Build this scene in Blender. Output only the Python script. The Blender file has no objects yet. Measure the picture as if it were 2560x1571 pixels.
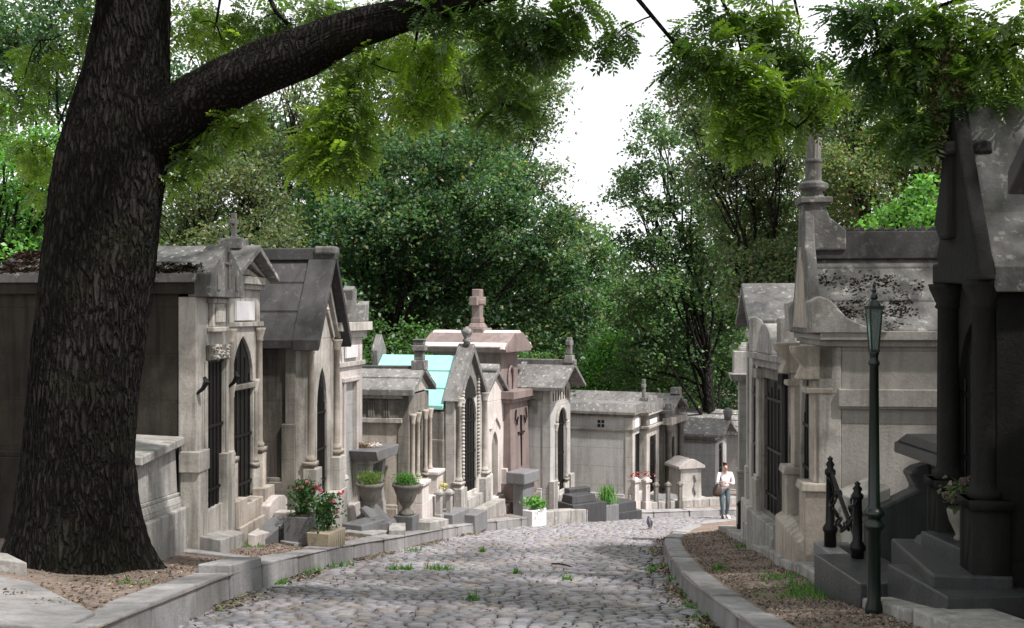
import bpy, bmesh, math, random
import numpy as np
from mathutils import Vector, Matrix
random.seed(7); rng = np.random.default_rng(7)
SC = bpy.context.scene; COL = SC.collection
R = math.radians
# ------------------------------------------------------------------ camera
cam = bpy.data.cameras.new('camera'); cam.lens = 36*2500/2560; cam.sensor_width = 36; cam.clip_end = 2000; cam.clip_start = .1
co = bpy.data.objects.new('camera', cam); COL.objects.link(co); co.rotation_euler = (R(90), 0, 0); SC.camera = co
# ------------------------------------------------------------------ sky
SUN_EL, SUN_AZ = R(58), R(128)            # azimuth clockwise from +Y (camera looks +Y): high, from the right and a little behind
wd = bpy.data.worlds.new('World'); SC.world = wd; wd.use_nodes = True
nt = wd.node_tree; nt.nodes.clear()
out = nt.nodes.new('ShaderNodeOutputWorld'); bg = nt.nodes.new('ShaderNodeBackground')
sky = nt.nodes.new('ShaderNodeTexSky'); sky.sky_type = 'NISHITA'; sky.sun_disc = False
sky.sun_elevation = SUN_EL; sky.sun_rotation = SUN_AZ; sky.air_density = 1.2; sky.dust_density = 4; sky.ozone_density = 1
tc = nt.nodes.new('ShaderNodeTexCoord'); ns = nt.nodes.new('ShaderNodeTexNoise'); ns.inputs['Scale'].default_value = 2.2; ns.inputs['Detail'].default_value = 5
rp = nt.nodes.new('ShaderNodeMapRange'); rp.inputs[1].default_value = .3; rp.inputs[2].default_value = .6; rp.inputs[3].default_value = .78; rp.inputs[4].default_value = 1
mx = nt.nodes.new('ShaderNodeMixRGB'); mx.inputs[2].default_value = (9.1, 9.15, 9.45, 1)   # thin bright cloud
nt.links.new(tc.outputs['Generated'], ns.inputs['Vector']); nt.links.new(ns.outputs['Fac'], rp.inputs[0])
nt.links.new(rp.outputs[0], mx.inputs[0]); nt.links.new(sky.outputs[0], mx.inputs[1])
nt.links.new(mx.outputs[0], bg.inputs[0]); bg.inputs[1].default_value = .1; nt.links.new(bg.outputs[0], out.inputs[0])
# ------------------------------------------------------------------ sun through thin cloud
sl = bpy.data.lights.new('sun', 'SUN'); sl.energy = 4.8; sl.angle = R(2); sl.color = (1, .955, .91)
so = bpy.data.objects.new('sun', sl); COL.objects.link(so)
sd = Vector((math.sin(SUN_AZ)*math.cos(SUN_EL), math.cos(SUN_AZ)*math.cos(SUN_EL), math.sin(SUN_EL)))
so.rotation_euler = sd.to_track_quat('Z', 'Y').to_euler()
vs = SC.view_settings; vs.view_transform = 'Standard'; vs.look = 'None'; vs.exposure = .6; vs.gamma = 1; vs.use_curve_mapping = False
SC.cycles.max_bounces = 6; SC.cycles.diffuse_bounces = 3; SC.cycles.glossy_bounces = 2; SC.cycles.transmission_bounces = 4; SC.cycles.transparent_max_bounces = 6
SC.cycles.use_denoising = True
# ------------------------------------------------------------------ materials
def nodes(name):
    m = bpy.data.materials.new(name); m.use_nodes = True; t = m.node_tree
    return m, t, t.nodes['Principled BSDF'], (lambda k: t.nodes.new('ShaderNode'+k)), t.links.new
def c4(c): return (c[0], c[1], c[2], 1)
def stone(name, a, b, stain=(.05, .045, .04), amt=.5, scale=1.0, course=0, rough=.88, bump=.35, lichen=0, streak=1.0):
    """weathered stone: two tones, sooty stains in patches and rain streaks, optional block courses and pale lichen"""
    m, t, p, N, L = nodes(name)
    tc = N('TexCoord')
    def noise(sc, det=6, vec=None, rough=.6):
        n = N('TexNoise'); n.inputs['Scale'].default_value = sc; n.inputs['Detail'].default_value = det; n.inputs['Roughness'].default_value = rough
        L(vec or tc.outputs['Object'], n.inputs['Vector']); return n.outputs['Fac']
    def ramp(f, lo, hi, to=1.0):
        r = N('MapRange'); r.inputs[1].default_value = lo; r.inputs[2].default_value = hi; r.inputs[4].default_value = to; L(f, r.inputs[0]); return r.outputs[0]
    def mix(f, x, y, mode='MIX'):
        q = N('MixRGB'); q.blend_type = mode
        if f is None: q.inputs[0].default_value = 1
        else: L(f, q.inputs[0])
        for i, s in ((1, x), (2, y)):
            if isinstance(s, tuple): q.inputs[i].default_value = c4(s)
            else: L(s, q.inputs[i])
        return q.outputs[0]
    mp = N('Mapping'); mp.inputs['Scale'].default_value = (5, 5, .45); L(tc.outputs['Object'], mp.inputs[0])
    col = mix(ramp(noise(1.7*scale), .3, .7), a, b)
    col = mix(ramp(noise(38*scale, 3), .35, .75, .35), col, tuple(x*.55 for x in a))
    col = mix(ramp(noise(.9*scale, 8, None, .72), .46, .62, amt*.9), col, stain)
    if streak: col = mix(ramp(noise(1.3*scale, 5, mp.outputs[0]), .47, .62, amt*.85*streak), col, stain)
    if lichen:
        col = mix(ramp(noise(9*scale, 5, None, .65), .58, .63, lichen), col, (.55, .55, .5))
    if course:
        sp = N('SeparateXYZ'); L(tc.outputs['Object'], sp.inputs[0])
        d = N('Math'); d.operation = 'DIVIDE'; d.inputs[1].default_value = course; L(sp.outputs[2], d.inputs[0])
        fr = N('Math'); fr.operation = 'FRACT'; L(d.outputs[0], fr.inputs[0])
        lt = N('Math'); lt.operation = 'LESS_THAN'; lt.inputs[1].default_value = .014/course; L(fr.outputs[0], lt.inputs[0])
        ml = N('Math'); ml.operation = 'MULTIPLY'; ml.inputs[1].default_value = .45; L(lt.outputs[0], ml.inputs[0])
        col = mix(ml.outputs[0], col, tuple(x*.35 for x in a))
    L(col, p.inputs['Base Color']); p.inputs['Roughness'].default_value = rough
    p.inputs['Specular IOR Level'].default_value = .3
    bm = N('Bump'); bm.inputs['Strength'].default_value = bump; bm.inputs['Distance'].default_value = .02
    L(noise(26*scale, 6), bm.inputs['Height']); L(bm.outputs[0], p.inputs['Normal'])
    return m
def plain(name, c, rough=.5, metal=0, var=.3, sc=12, bump=0):
    m, t, p, N, L = nodes(name)
    tc = N('TexCoord'); n = N('TexNoise'); n.inputs['Scale'].default_value = sc; n.inputs['Detail'].default_value = 5; L(tc.outputs['Object'], n.inputs['Vector'])
    q = N('MixRGB'); q.inputs[1].default_value = c4([x*(1-var) for x in c]); q.inputs[2].default_value = c4([min(1, x*(1+var)) for x in c]); L(n.outputs['Fac'], q.inputs[0])
    L(q.outputs[0], p.inputs['Base Color']); p.inputs['Roughness'].default_value = rough; p.inputs['Metallic'].default_value = metal
    if bump:
        b = N('Bump'); b.inputs['Strength'].default_value = bump; b.inputs['Distance'].default_value = .02; L(n.outputs['Fac'], b.inputs['Height']); L(b.outputs[0], p.inputs['Normal'])
    return m
def leafmat(name, trans=.4, gloss=.06, tint=(1.0, 1.1, .55)):
    """colour per leaf comes from the mesh attribute 'tone' (leaf species colour, random leaf to leaf)"""
    m, t, p, N, L = nodes(name); t.nodes.remove(p)
    at = N('Attribute'); at.attribute_name = 'tone'
    d = N('BsdfDiffuse'); tr = N('BsdfTranslucent'); g = N('BsdfGlossy'); g.inputs['Roughness'].default_value = .45; g.inputs['Color'].default_value = (.9, .95, .95, 1)
    mu = N('MixRGB'); mu.blend_type = 'MULTIPLY'; mu.inputs[0].default_value = 1; mu.inputs[2].default_value = c4(tint); L(at.outputs['Color'], mu.inputs[1])
    ga = N('MixRGB'); ga.blend_type = 'ADD'; ga.inputs[0].default_value = 1; L(mu.outputs[0], ga.inputs[1]); L(mu.outputs[0], ga.inputs[2])
    L(at.outputs['Color'], d.inputs[0]); L(ga.outputs[0], tr.inputs[0])
    m1 = N('MixShader'); m1.inputs[0].default_value = trans; L(d.outputs[0], m1.inputs[1]); L(tr.outputs[0], m1.inputs[2])
    m2 = N('MixShader'); m2.inputs[0].default_value = gloss; L(m1.outputs[0], m2.inputs[1]); L(g.outputs[0], m2.inputs[2])
    L(m2.outputs[0], t.nodes['Material Output'].inputs[0]); return m
def tonemat(name, rough=.8, bump=.3, sc=30, spec=.3, grime=.35, dirt=(.12, .09, .07)):
    """base tone from 'tone' (each stone / leaf its own), with fine noise"""
    m, t, p, N, L = nodes(name)
    at = N('Attribute'); at.attribute_name = 'tone'; tc = N('TexCoord')
    n = N('TexNoise'); n.inputs['Scale'].default_value = sc; n.inputs['Detail'].default_value = 5; L(tc.outputs['Object'], n.inputs['Vector'])
    n2 = N('TexNoise'); n2.inputs['Scale'].default_value = .55; n2.inputs['Detail'].default_value = 7; L(tc.outputs['Object'], n2.inputs['Vector'])
    r = N('MapRange'); r.inputs[1].default_value = .5; r.inputs[2].default_value = .72; r.inputs[4].default_value = grime; L(n2.outputs['Fac'], r.inputs[0])
    q = N('MixRGB'); q.blend_type = 'MULTIPLY'; q.inputs[0].default_value = .5; L(at.outputs['Color'], q.inputs[1]); L(n.outputs['Color'], q.inputs[2])
    q.inputs[0].default_value = 0
    k = N('MixRGB'); k.inputs[2].default_value = c4(dirt); L(r.outputs[0], k.inputs[0]); L(at.outputs['Color'], k.inputs[1])
    L(k.outputs[0], p.inputs['Base Color']); p.inputs['Roughness'].default_value = rough; p.inputs['Specular IOR Level'].default_value = spec
    b = N('Bump'); b.inputs['Strength'].default_value = bump; b.inputs['Distance'].default_value = .015; L(n.outputs['Fac'], b.inputs['Height']); L(b.outputs[0], p.inputs['Normal'])
    return m
def ground_mat(name, a, b, c):
    m, t, p, N, L = nodes(name); tc = N('TexCoord')
    def noise(sc, det=6):
        n = N('TexNoise'); n.inputs['Scale'].default_value = sc; n.inputs['Detail'].default_value = det; n.inputs['Roughness'].default_value = .65; L(tc.outputs['Object'], n.inputs['Vector']); return n
    q = N('MixRGB'); q.inputs[1].default_value = c4(a); q.inputs[2].default_value = c4(b)
    r = N('MapRange'); r.inputs[1].default_value = .35; r.inputs[2].default_value = .65; L(noise(.8).outputs['Fac'], r.inputs[0]); L(r.outputs[0], q.inputs[0])
    v = N('TexVoronoi'); v.inputs['Scale'].default_value = 24; L(tc.outputs['Object'], v.inputs['Vector'])
    r2 = N('MapRange'); r2.inputs[1].default_value = .45; r2.inputs[2].default_value = .6; r2.inputs[4].default_value = .7; L(noise(17).outputs['Fac'], r2.inputs[0])
    q2 = N('MixRGB'); q2.inputs[2].default_value = c4(c); L(r2.outputs[0], q2.inputs[0]); L(q.outputs[0], q2.inputs[1])
    L(q2.outputs[0], p.inputs['Base Color']); p.inputs['Roughness'].default_value = .95; p.inputs['Specular IOR Level'].default_value = .1
    b_ = N('Bump'); b_.inputs['Strength'].default_value = .7; b_.inputs['Distance'].default_value = .03; L(noise(32).outputs['Fac'], b_.inputs['Height']); L(b_.outputs[0], p.inputs['Normal'])
    return m
def bark_mat(name, a, b, moss=None):
    m, t, p, N, L = nodes(name); tc = N('TexCoord')
    mp = N('Mapping'); mp.inputs['Scale'].default_value = (26, 26, 4.5); L(tc.outputs['Object'], mp.inputs[0])
    n = N('TexNoise'); n.inputs['Scale'].default_value = 1; n.inputs['Detail'].default_value = 9; n.inputs['Roughness'].default_value = .68; n.inputs['Distortion'].default_value = .6; L(mp.outputs[0], n.inputs['Vector'])
    r = N('MapRange'); r.inputs[1].default_value = .4; r.inputs[2].default_value = .64; L(n.outputs['Fac'], r.inputs[0])
    q = N('MixRGB'); q.inputs[1].default_value = c4(a); q.inputs[2].default_value = c4(b); L(r.outputs[0], q.inputs[0]); col = q.outputs[0]
    mw = N('Mapping'); mw.inputs['Scale'].default_value = (18, 18, 3.2); nw = N('TexNoise'); nw.inputs['Scale'].default_value = 3; nw.inputs['Detail'].default_value = 4; L(tc.outputs['Object'], nw.inputs['Vector'])
    va = N('VectorMath'); va.operation = 'MULTIPLY_ADD'; va.inputs[1].default_value = (.16, .16, .3); L(nw.outputs['Color'], va.inputs[0]); L(tc.outputs['Object'], va.inputs[2]); L(va.outputs[0], mw.inputs[0])
    vo = N('TexVoronoi'); vo.feature = 'DISTANCE_TO_EDGE'; vo.inputs['Scale'].default_value = 1; L(mw.outputs[0], vo.inputs['Vector'])
    cr_ = N('MapRange'); cr_.inputs[1].default_value = .02; cr_.inputs[2].default_value = .26; L(vo.outputs['Distance'], cr_.inputs[0])
    k0 = N('MixRGB'); k0.inputs[1].default_value = c4([x*.45 for x in a]); L(cr_.outputs[0], k0.inputs[0]); L(col, k0.inputs[2]); col = k0.outputs[0]
    hs = N('Math'); hs.operation = 'MULTIPLY_ADD'; hs.inputs[1].default_value = .35; L(n.outputs['Fac'], hs.inputs[0]); L(cr_.outputs[0], hs.inputs[2])
    if moss:
        n2 = N('TexNoise'); n2.inputs['Scale'].default_value = 1.6; n2.inputs['Detail'].default_value = 6; L(tc.outputs['Object'], n2.inputs['Vector'])
        r2 = N('MapRange'); r2.inputs[1].default_value = .52; r2.inputs[2].default_value = .7; r2.inputs[4].default_value = .6; L(n2.outputs['Fac'], r2.inputs[0])
        k = N('MixRGB'); k.inputs[2].default_value = c4(moss); L(r2.outputs[0], k.inputs[0]); L(col, k.inputs[1]); col = k.outputs[0]
    L(col, p.inputs['Base Color']); p.inputs['Roughness'].default_value = .95; p.inputs['Specular IOR Level'].default_value = .15
    b_ = N('Bump'); b_.inputs['Strength'].default_value = 1; b_.inputs['Distance'].default_value = .05; L(hs.outputs[0], b_.inputs['Height']); L(b_.outputs[0], p.inputs['Normal'])
    return m
M = dict(
    sootshade=stone('sooty stone wall darkened for shade', (.035, .03, .024), (.055, .048, .038), (.014, .012, .01), .85, course=.62),  # soot tone, with deep shade under the tree put into the base colour
    flank=stone('sooty brown grey wall', (.13, .115, .1), (.17, .152, .132), (.035, .03, .026), .8, course=.7),
    sootgrey=stone('dark grey stone wall', (.2, .185, .165), (.26, .24, .21), (.06, .055, .05), .7, course=.55),
    cream=stone('cream limestone', (.44, .41, .375), (.54, .51, .47), (.1, .09, .08), .65),
    warm=stone('warm limestone', (.44, .385, .335), (.54, .48, .42), (.14, .12, .1), .6),
    pale=stone('pale limestone', (.48, .455, .425), (.56, .53, .5), (.17, .155, .14), .55, course=.7),
    pinkish=stone('pinkish white stone', (.55, .5, .475), (.63, .58, .555), (.26, .22, .21), .5),
    greywall=stone('grey ashlar wall', (.4, .392, .385), (.48, .47, .462), (.17, .165, .155), .4, course=.55),
    rightwall=stone('smooth grey limestone wall', (.36, .335, .31), (.43, .405, .375), (.16, .145, .13), .42, course=.8),
    roof=stone('lichened stone roof', (.2, .19, .19), (.28, .27, .265), (.08, .075, .07), .55, lichen=.75, bump=.5),
    roofdark=stone('dark slate-coloured stone roof', (.06, .057, .06), (.085, .082, .085), (.035, .033, .033), .5, bump=.3, lichen=.06),
    roofgrey=stone('plain grey stone roof', (.17, .163, .16), (.22, .213, .21), (.07, .066, .062), .65, lichen=.35, bump=.4),
    copper=stone('green copper sheet', (.27, .58, .51), (.33, .64, .57), (.2, .44, .38), .4, rough=.6, bump=.12),
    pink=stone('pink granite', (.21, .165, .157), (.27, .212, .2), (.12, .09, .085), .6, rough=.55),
    pinksunlit=stone('pink granite paled for sunlight', (.74, .64, .62), (.8, .7, .68), (.55, .44, .43), .25, rough=.45),  # paler copy of the pink granite, sunlight on the slab put into its colour
    granite=stone('grey granite', (.17, .17, .178), (.22, .22, .232), (.11, .105, .1), .5, rough=.5, scale=1.6),
    darkgranite=stone('dark granite', (.06, .06, .064), (.09, .09, .096), (.03, .03, .03), .5, rough=.3, scale=1.6),
    tomb=stone('weathered tomb stone', (.33, .315, .3), (.42, .405, .39), (.13, .12, .11), .65, lichen=.4),
    kerb=stone('kerb granite', (.27, .26, .265), (.35, .34, .345), (.13, .12, .11), .5, bump=.45),
    white=plain('white marble plaque', (.72, .7, .72), .4, var=.06),
    shadeblackstone=stone('black stone darkened for shade', (.012, .011, .0105), (.022, .02, .019), (.006, .006, .006), .7, bump=.5),  # black stone with the deep shade of the nearest right-hand tomb in its colour
    iron=plain('black wrought iron', (.012, .012, .012), .45, .6),
    door=plain('dark iron door', (.009, .009, .008), .5, .3),
    glass=plain('dark pane', (.03, .035, .04), .15),
    blue=plain('bluish pane', (.13, .18, .24), .25),
    lampgreen=plain('dark green paint', (.005, .0115, .0085), .32, .1, .25),
    bark=bark_mat('furrowed dark bark', (.011, .0095, .0085), (.036, .031, .027), (.016, .018, .009)),
    bark2=bark_mat('distant bark', (.018, .016, .014), (.06, .055, .05)),
    dirt=ground_mat('dry dirt with leaf bits', (.2, .155, .13), (.28, .225, .195), (.12, .088, .072)),
    bed=ground_mat('sandy joints of the road', (.045, .035, .03), (.08, .062, .053), (.025, .02, .018)),
    litter=tonemat('dead leaves', .8, .1), setts=tonemat('granite setts', .52, .45, 42, .4, .45, (.16, .13, .115)),
    leaf=leafmat('linden leaf', .42, .025), pinnate=leafmat('pinnate leaf', .55, .05, (1.05, 1.15, .42)), petal=leafmat('petals', .3, .03, (1, .8, .8)),
    skin=plain('skin', (.52, .31, .24), .5, var=.08), hair=plain('auburn hair', (.09, .025, .015), .5), shirt=plain('white cotton', (.75, .75, .78), .8, var=.05),
    jeans=plain('grey blue denim', (.1, .13, .15), .85, var=.2), shoe=plain('black shoe', (.03, .03, .03), .5), shoepale=plain('pale shoe sole', (.6, .58, .55), .6), bag=plain('brown leather', (.055, .033, .026), .55),
    feather=plain('dark grey feathers', (.035, .035, .05), .55, var=.5, sc=20), featherhead=plain('black feathers', (.012, .008, .014), .5), horn=plain('dark horn', (.05, .04, .04), .4),
    terracotta=plain('brown wood', (.2, .15, .11), .8), beige=stone('beige concrete planter', (.42, .36, .27), (.5, .43, .33), (.25, .2, .15), .4), moss=tonemat('moss', .95, .6, 30, .1, 0),
)
# ------------------------------------------------------------------ object helpers
def tag(o, label=None, cat=None, group=None, kind=None):
    if label: o['label'] = label
    if cat: o['category'] = cat
    if group: o['group'] = group
    if kind: o['kind'] = kind
    return o
def empty(name, loc, rz=0, label=None, cat=None, group=None):
    o = bpy.data.objects.new(name, None); COL.objects.link(o); o.location = loc; o.rotation_euler = (0, 0, rz); o.empty_display_size = .2
    return tag(o, label, cat, group)
class MB:
    def __init__(s): s.v = []; s.f = []; s.isl = []
    def add(s, vs, fs):
        o = len(s.v); s.isl.append((o, len(s.f))); s.v += [tuple(v) for v in vs]; s.f += [[i+o for i in f] for f in fs]; return s
    def box(s, x0, x1, y0, y1, z0, z1, tp=0):
        t = tp
        return s.add([(x0, y0, z0), (x1, y0, z0), (x1, y1, z0), (x0, y1, z0), (x0+t, y0+t, z1), (x1-t, y0+t, z1), (x1-t, y1-t, z1), (x0+t, y1-t, z1)],
                     [(0, 3, 2, 1), (4, 5, 6, 7), (0, 1, 5, 4), (1, 2, 6, 5), (2, 3, 7, 6), (3, 0, 4, 7)])
    def ext(s, poly, a0, a1, ax='y'):
        n = len(poly); f = {'y': lambda p, a: (p[0], a, p[1]), 'x': lambda p, a: (a, p[0], p[1]), 'z': lambda p, a: (p[0], p[1], a)}[ax]
        vs = [f(p, a0) for p in poly]+[f(p, a1) for p in poly]
        return s.add(vs, [list(range(n)), list(range(2*n-1, n-1, -1))]+[[i, (i+1) % n, n+(i+1) % n, n+i] for i in range(n)])
    def lathe(s, prof, cx=0, cy=0, n=16, sx=1, sy=1):
        vs = []; fs = []
        for r, z in prof:
            for k in range(n): a = 2*math.pi*k/n; vs.append((cx+r*sx*math.cos(a), cy+r*sy*math.sin(a), z))
        for i in range(len(prof)-1):
            for k in range(n): fs.append([i*n+k, i*n+(k+1) % n, (i+1)*n+(k+1) % n, (i+1)*n+k])
        fs += [list(range(n))[::-1], list(range((len(prof)-1)*n, len(prof)*n))]
        return s.add(vs, fs)
    def tube(s, pts, rad, n=8, flat=1):
        pts = [Vector(p) for p in pts]; rad = rad if hasattr(rad, '__len__') else [rad]*len(pts)
        vs = []; fs = []; ref = Vector((0, 1, 0.01))
        for i, p in enumerate(pts):
            d = (pts[min(i+1, len(pts)-1)]-pts[max(i-1, 0)]).normalized()
            if abs(d.dot(ref)) > .95: ref = Vector((1, 0, .01))
            u = d.cross(ref).normalized(); w = u.cross(d)
            for k in range(n):
                a = 2*math.pi*k/n; vs.append(p+u*rad[i]*math.cos(a)+w*rad[i]*flat*math.sin(a))
        for i in range(len(pts)-1):
            for k in range(n): fs.append([i*n+k, i*n+(k+1) % n, (i+1)*n+(k+1) % n, (i+1)*n+k])
        fs += [list(range(n))[::-1], list(range((len(pts)-1)*n, len(pts)*n))]
        return s.add(vs, fs)
    def frame(s, P, Q, y0, y1):
        """wall plate between an inner outline P (opening) and an outer outline Q, both lists of (x,z), from y0 to y1"""
        n = len(P); vs = [(x, y0, z) for x, z in P]+[(x, y0, z) for x, z in Q]+[(x, y1, z) for x, z in P]+[(x, y1, z) for x, z in Q]; fs = []
        for i in range(n-1):
            fs += [[i, i+1, n+i+1, n+i], [2*n+i+1, 2*n+i, 3*n+i, 3*n+i+1], [i+1, i, 2*n+i, 2*n+i+1], [n+i, n+i+1, 3*n+i+1, 3*n+i]]
        fs += [[0, n, 3*n, 2*n], [n-1, 3*n-1, 4*n-1, 2*n-1]]
        return s.add(vs, fs)
    def opening(s, x0, x1, z0, z1, cx, hw, sill, spring, apex, y0, y1, kind='pointed'):
        """plate x0..x1, z0..z1 with a door opening (pointed / round / flat) of half width hw"""
        k = 8; arc = []
        for i in range(k+1):
            t = i/k
            if kind == 'pointed':
                a = t*math.pi/3; x = hw*(1-2*(1-math.cos(a))); z = math.sin(a)/math.sin(math.pi/3)
            elif kind == 'round': x = hw*math.cos(t*math.pi/2); z = math.sin(t*math.pi/2)
            else: x = hw if i < 2 else hw*(1-(i-1)/(k-1)); z = min(1, i)
            arc.append((x, spring+(apex-spring)*z))
        outer = [(x1-cx, spring+(z1-spring)*i/4) for i in range(5)]+[((x1-cx)*(4-i)/4, z1) for i in range(1, 5)]
        outl = [(cx-x0, spring+(z1-spring)*i/4) for i in range(5)]+[((cx-x0)*(4-i)/4, z1) for i in range(1, 5)]
        Pr = [(cx+hw, sill)]+[(cx+x, z) for x, z in arc]; Pl = [(cx-hw, sill)]+[(cx-x, z) for x, z in arc]
        Qr = [(x1, sill)]+[(cx+x, z) for x, z in outer]; Ql = [(x0, sill)]+[(cx-x, z) for x, z in outl]
        s.frame(Pl+Pr[::-1][1:], Ql+Qr[::-1][1:], y0, y1)
        if sill > z0: s.box(x0, x1, y0, y1, z0, sill)
        return s
    def cross(s, cx, cy, z0, h, w, t, up=.68):
        s.box(cx-t/2, cx+t/2, cy-t/2, cy+t/2, z0, z0+h)
        za = z0+h*up; s.box(cx-w/2, cx-t/2, cy-t/2+.003, cy+t/2-.003, za-t/2, za+t/2); s.box(cx+t/2, cx+w/2, cy-t/2+.003, cy+t/2-.003, za-t/2, za+t/2); return s
    def pieces(s):
        """the far-apart pieces of this mesh, each a mesh of its own"""
        if len(s.isl) < 2: return [s]
        ends = s.isl[1:]+[(len(s.v), len(s.f))]; A = [(a, b, c_, d) for (a, c_), (b, d) in zip(s.isl, ends)]
        bx = [(np.min(s.v[a:b], 0), np.max(s.v[a:b], 0)) for a, b, _, _ in A]; n = len(A); g = list(range(n))
        def root(i):
            while g[i] != i: i = g[i]
            return i
        for i in range(n):
            for j in range(i):
                gap = np.linalg.norm(np.maximum(0, np.maximum(bx[i][0]-bx[j][1], bx[j][0]-bx[i][1]))); sz = max((bx[i][1]-bx[i][0]).max(), (bx[j][1]-bx[j][0]).max())
                if gap <= max(.02, .4*sz): g[root(i)] = root(j)
        out = {}
        for i in range(n):
            a, b, c_, d = A[i]; q = out.setdefault(root(i), MB()); q.add(s.v[a:b], [[k-a for k in f] for f in s.f[c_:d]])
        return list(out.values())
    def build(s, name, mat, parent=None, bev=0, smooth=False, sub=0):
        me = bpy.data.meshes.new(name); me.from_pydata(s.v, [], s.f)
        bm = bmesh.new(); bm.from_mesh(me); bmesh.ops.recalc_face_normals(bm, faces=bm.faces[:]); bm.to_mesh(me); bm.free()
        me.materials.append(M[mat] if isinstance(mat, str) else mat)
        if smooth: me.polygons.foreach_set('use_smooth', [True]*len(me.polygons))
        o = bpy.data.objects.new(name, me); COL.objects.link(o); o.parent = parent
        if bev:
            b = o.modifiers.new('bevel', 'BEVEL'); b.width = bev; b.segments = 2; b.limit_method = 'ANGLE'; b.angle_limit = R(40)
        if smooth == 'auto':
            me.polygons.foreach_set('use_smooth', [False]*len(me.polygons))
        return o
def npmesh(name, V, F, mat, parent=None, tone=None, smooth=False):
    """V (n,3), F (m,4) quads; tone (n,3) per vertex"""
    V = np.asarray(V, np.float32); F = np.asarray(F, np.int32)
    me = bpy.data.meshes.new(name); me.vertices.add(len(V)); me.vertices.foreach_set('co', V.ravel())
    me.loops.add(F.size); me.loops.foreach_set('vertex_index', F.ravel()); me.polygons.add(len(F))
    me.polygons.foreach_set('loop_start', np.arange(0, F.size, F.shape[1], dtype=np.int32)); me.polygons.foreach_set('loop_total', np.full(len(F), F.shape[1], np.int32))
    if smooth: me.polygons.foreach_set('use_smooth', np.ones(len(F), bool))
    me.update(calc_edges=True)
    if tone is not None:
        a = me.color_attributes.new('tone', 'FLOAT_COLOR', 'POINT'); a.data.foreach_set('color', np.c_[np.asarray(tone, np.float32), np.ones(len(V), np.float32)].ravel())
    me.materials.append(M[mat] if isinstance(mat, str) else mat)
    o = bpy.data.objects.new(name, me); COL.objects.link(o); o.parent = parent; return o
def frames(n, up=0.0):
    """random orthonormal frames; up > 0 pulls leaf normals towards the sky"""
    nrm = rng.normal(size=(n, 3)); nrm[:, 2] = np.abs(nrm[:, 2])+up; nrm /= np.linalg.norm(nrm, axis=1)[:, None]
    t = rng.normal(size=(n, 3)); t -= (t*nrm).sum(1)[:, None]*nrm; t /= np.linalg.norm(t, axis=1)[:, None]
    return t, np.cross(nrm, t), nrm
def leaves(C, size, tone, parent, name='crown', mat='leaf', up=.3, asp=.62):
    n = len(C); t, b, nr = frames(n, up); L = size*rng.uniform(.65, 1.3, n)[:, None]; w = L*asp
    droop = nr*L*.18
    V = np.stack([C-t*L*.5, C+b*w*.5-t*L*.08+droop, C+t*L*.5, C-b*w*.5-t*L*.08+droop], 1).reshape(-1, 3)
    return npmesh(name, V, np.arange(4*n).reshape(n, 4), mat, parent, np.repeat(tone, 4, 0))
def tones(n, cols, wts, jit=.22):
    cols = np.array(cols); k = rng.choice(len(cols), n, p=np.array(wts)/sum(wts)); return np.clip(cols[k]*(1+rng.normal(0, jit, (n, 1)))*(1+rng.normal(0, .06, (n, 3))), .004, .9)
# ------------------------------------------------------------------ picture <-> place: pixel of the 2560 px photo at distance D
def P(px, py, D): return Vector(((px-1280)/2500*D, D, (785-py)/2500*D))
def plane(y):
    y = np.asarray(y, float); k = np.where(y < 36, y, 36+8*(1-np.exp(-np.maximum(y-36, 0)/8))); return -(1.49+.151*k)
Lk = np.array([(-2.95, -14), (-2.95, 4), (-3.05, 7), (-3.07, 9.13), (-3.12, 11), (-3.0, 12.5), (-2.8, 13.9), (-2.48, 15.8), (-2.0, 17.4), (-1.5, 19.6), (-.8, 22.2), (.6, 25), (2.2, 27), (4.5, 28.6), (6.2, 29.5), (9.5, 30.9), (16, 33), (30, 36.5), (70, 45)])
Rk = np.array([(1.9, -14), (1.88, 4), (1.88, 7), (1.89, 9.13), (1.92, 10.1), (1.98, 11.6), (2.2, 13.9), (2.4, 15.7), (2.62, 17.4), (2.95, 19.2), (3.5, 21.4), (4.3, 23.8), (5.2, 25.6), (6.6, 26.8), (8.2, 27.6), (11, 28.7), (17, 30.6), (31, 34), (71, 42)])
def resample(pl, n):
    for _ in range(2):                      # Chaikin smoothing
        q = [pl[0]]
        for a, b in zip(pl[:-1], pl[1:]): q += [a*.75+b*.25, a*.25+b*.75]
        pl = np.array(q+[pl[-1]])
    d = np.r_[0, np.cumsum(np.hypot(*np.diff(pl, axis=0).T))]
    return pl, d
Ls, Ld = resample(Lk, 0); Rs, Rd = resample(Rk, 0)
tL = np.linspace(0, 1, len(Ls))
def edge(S, t):
    x = np.linspace(0, 1, len(S)); return np.c_[np.interp(t, x, S[:, 0]), np.interp(t, x, S[:, 1])]
def dist_to(S, x, y):
    pts = edge(S, np.linspace(0, 1, 500)); x = np.atleast_1d(x); y = np.atleast_1d(y)
    out = np.empty(len(x))
    for i in range(0, len(x), 4000):
        out[i:i+4000] = np.sqrt(((pts[None, :, 0]-x[i:i+4000, None])**2+(pts[None, :, 1]-y[i:i+4000, None])**2).min(1))
    return out
def kerb_h(y, side): 
    return np.interp(y, [9, 13, 18, 24, 28], [.31, .29, .24, .2, .18]) if side == 'L' else np.interp(y, [9, 14, 18, 21, 26], [.24, .21, .15, .11, .1])
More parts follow.
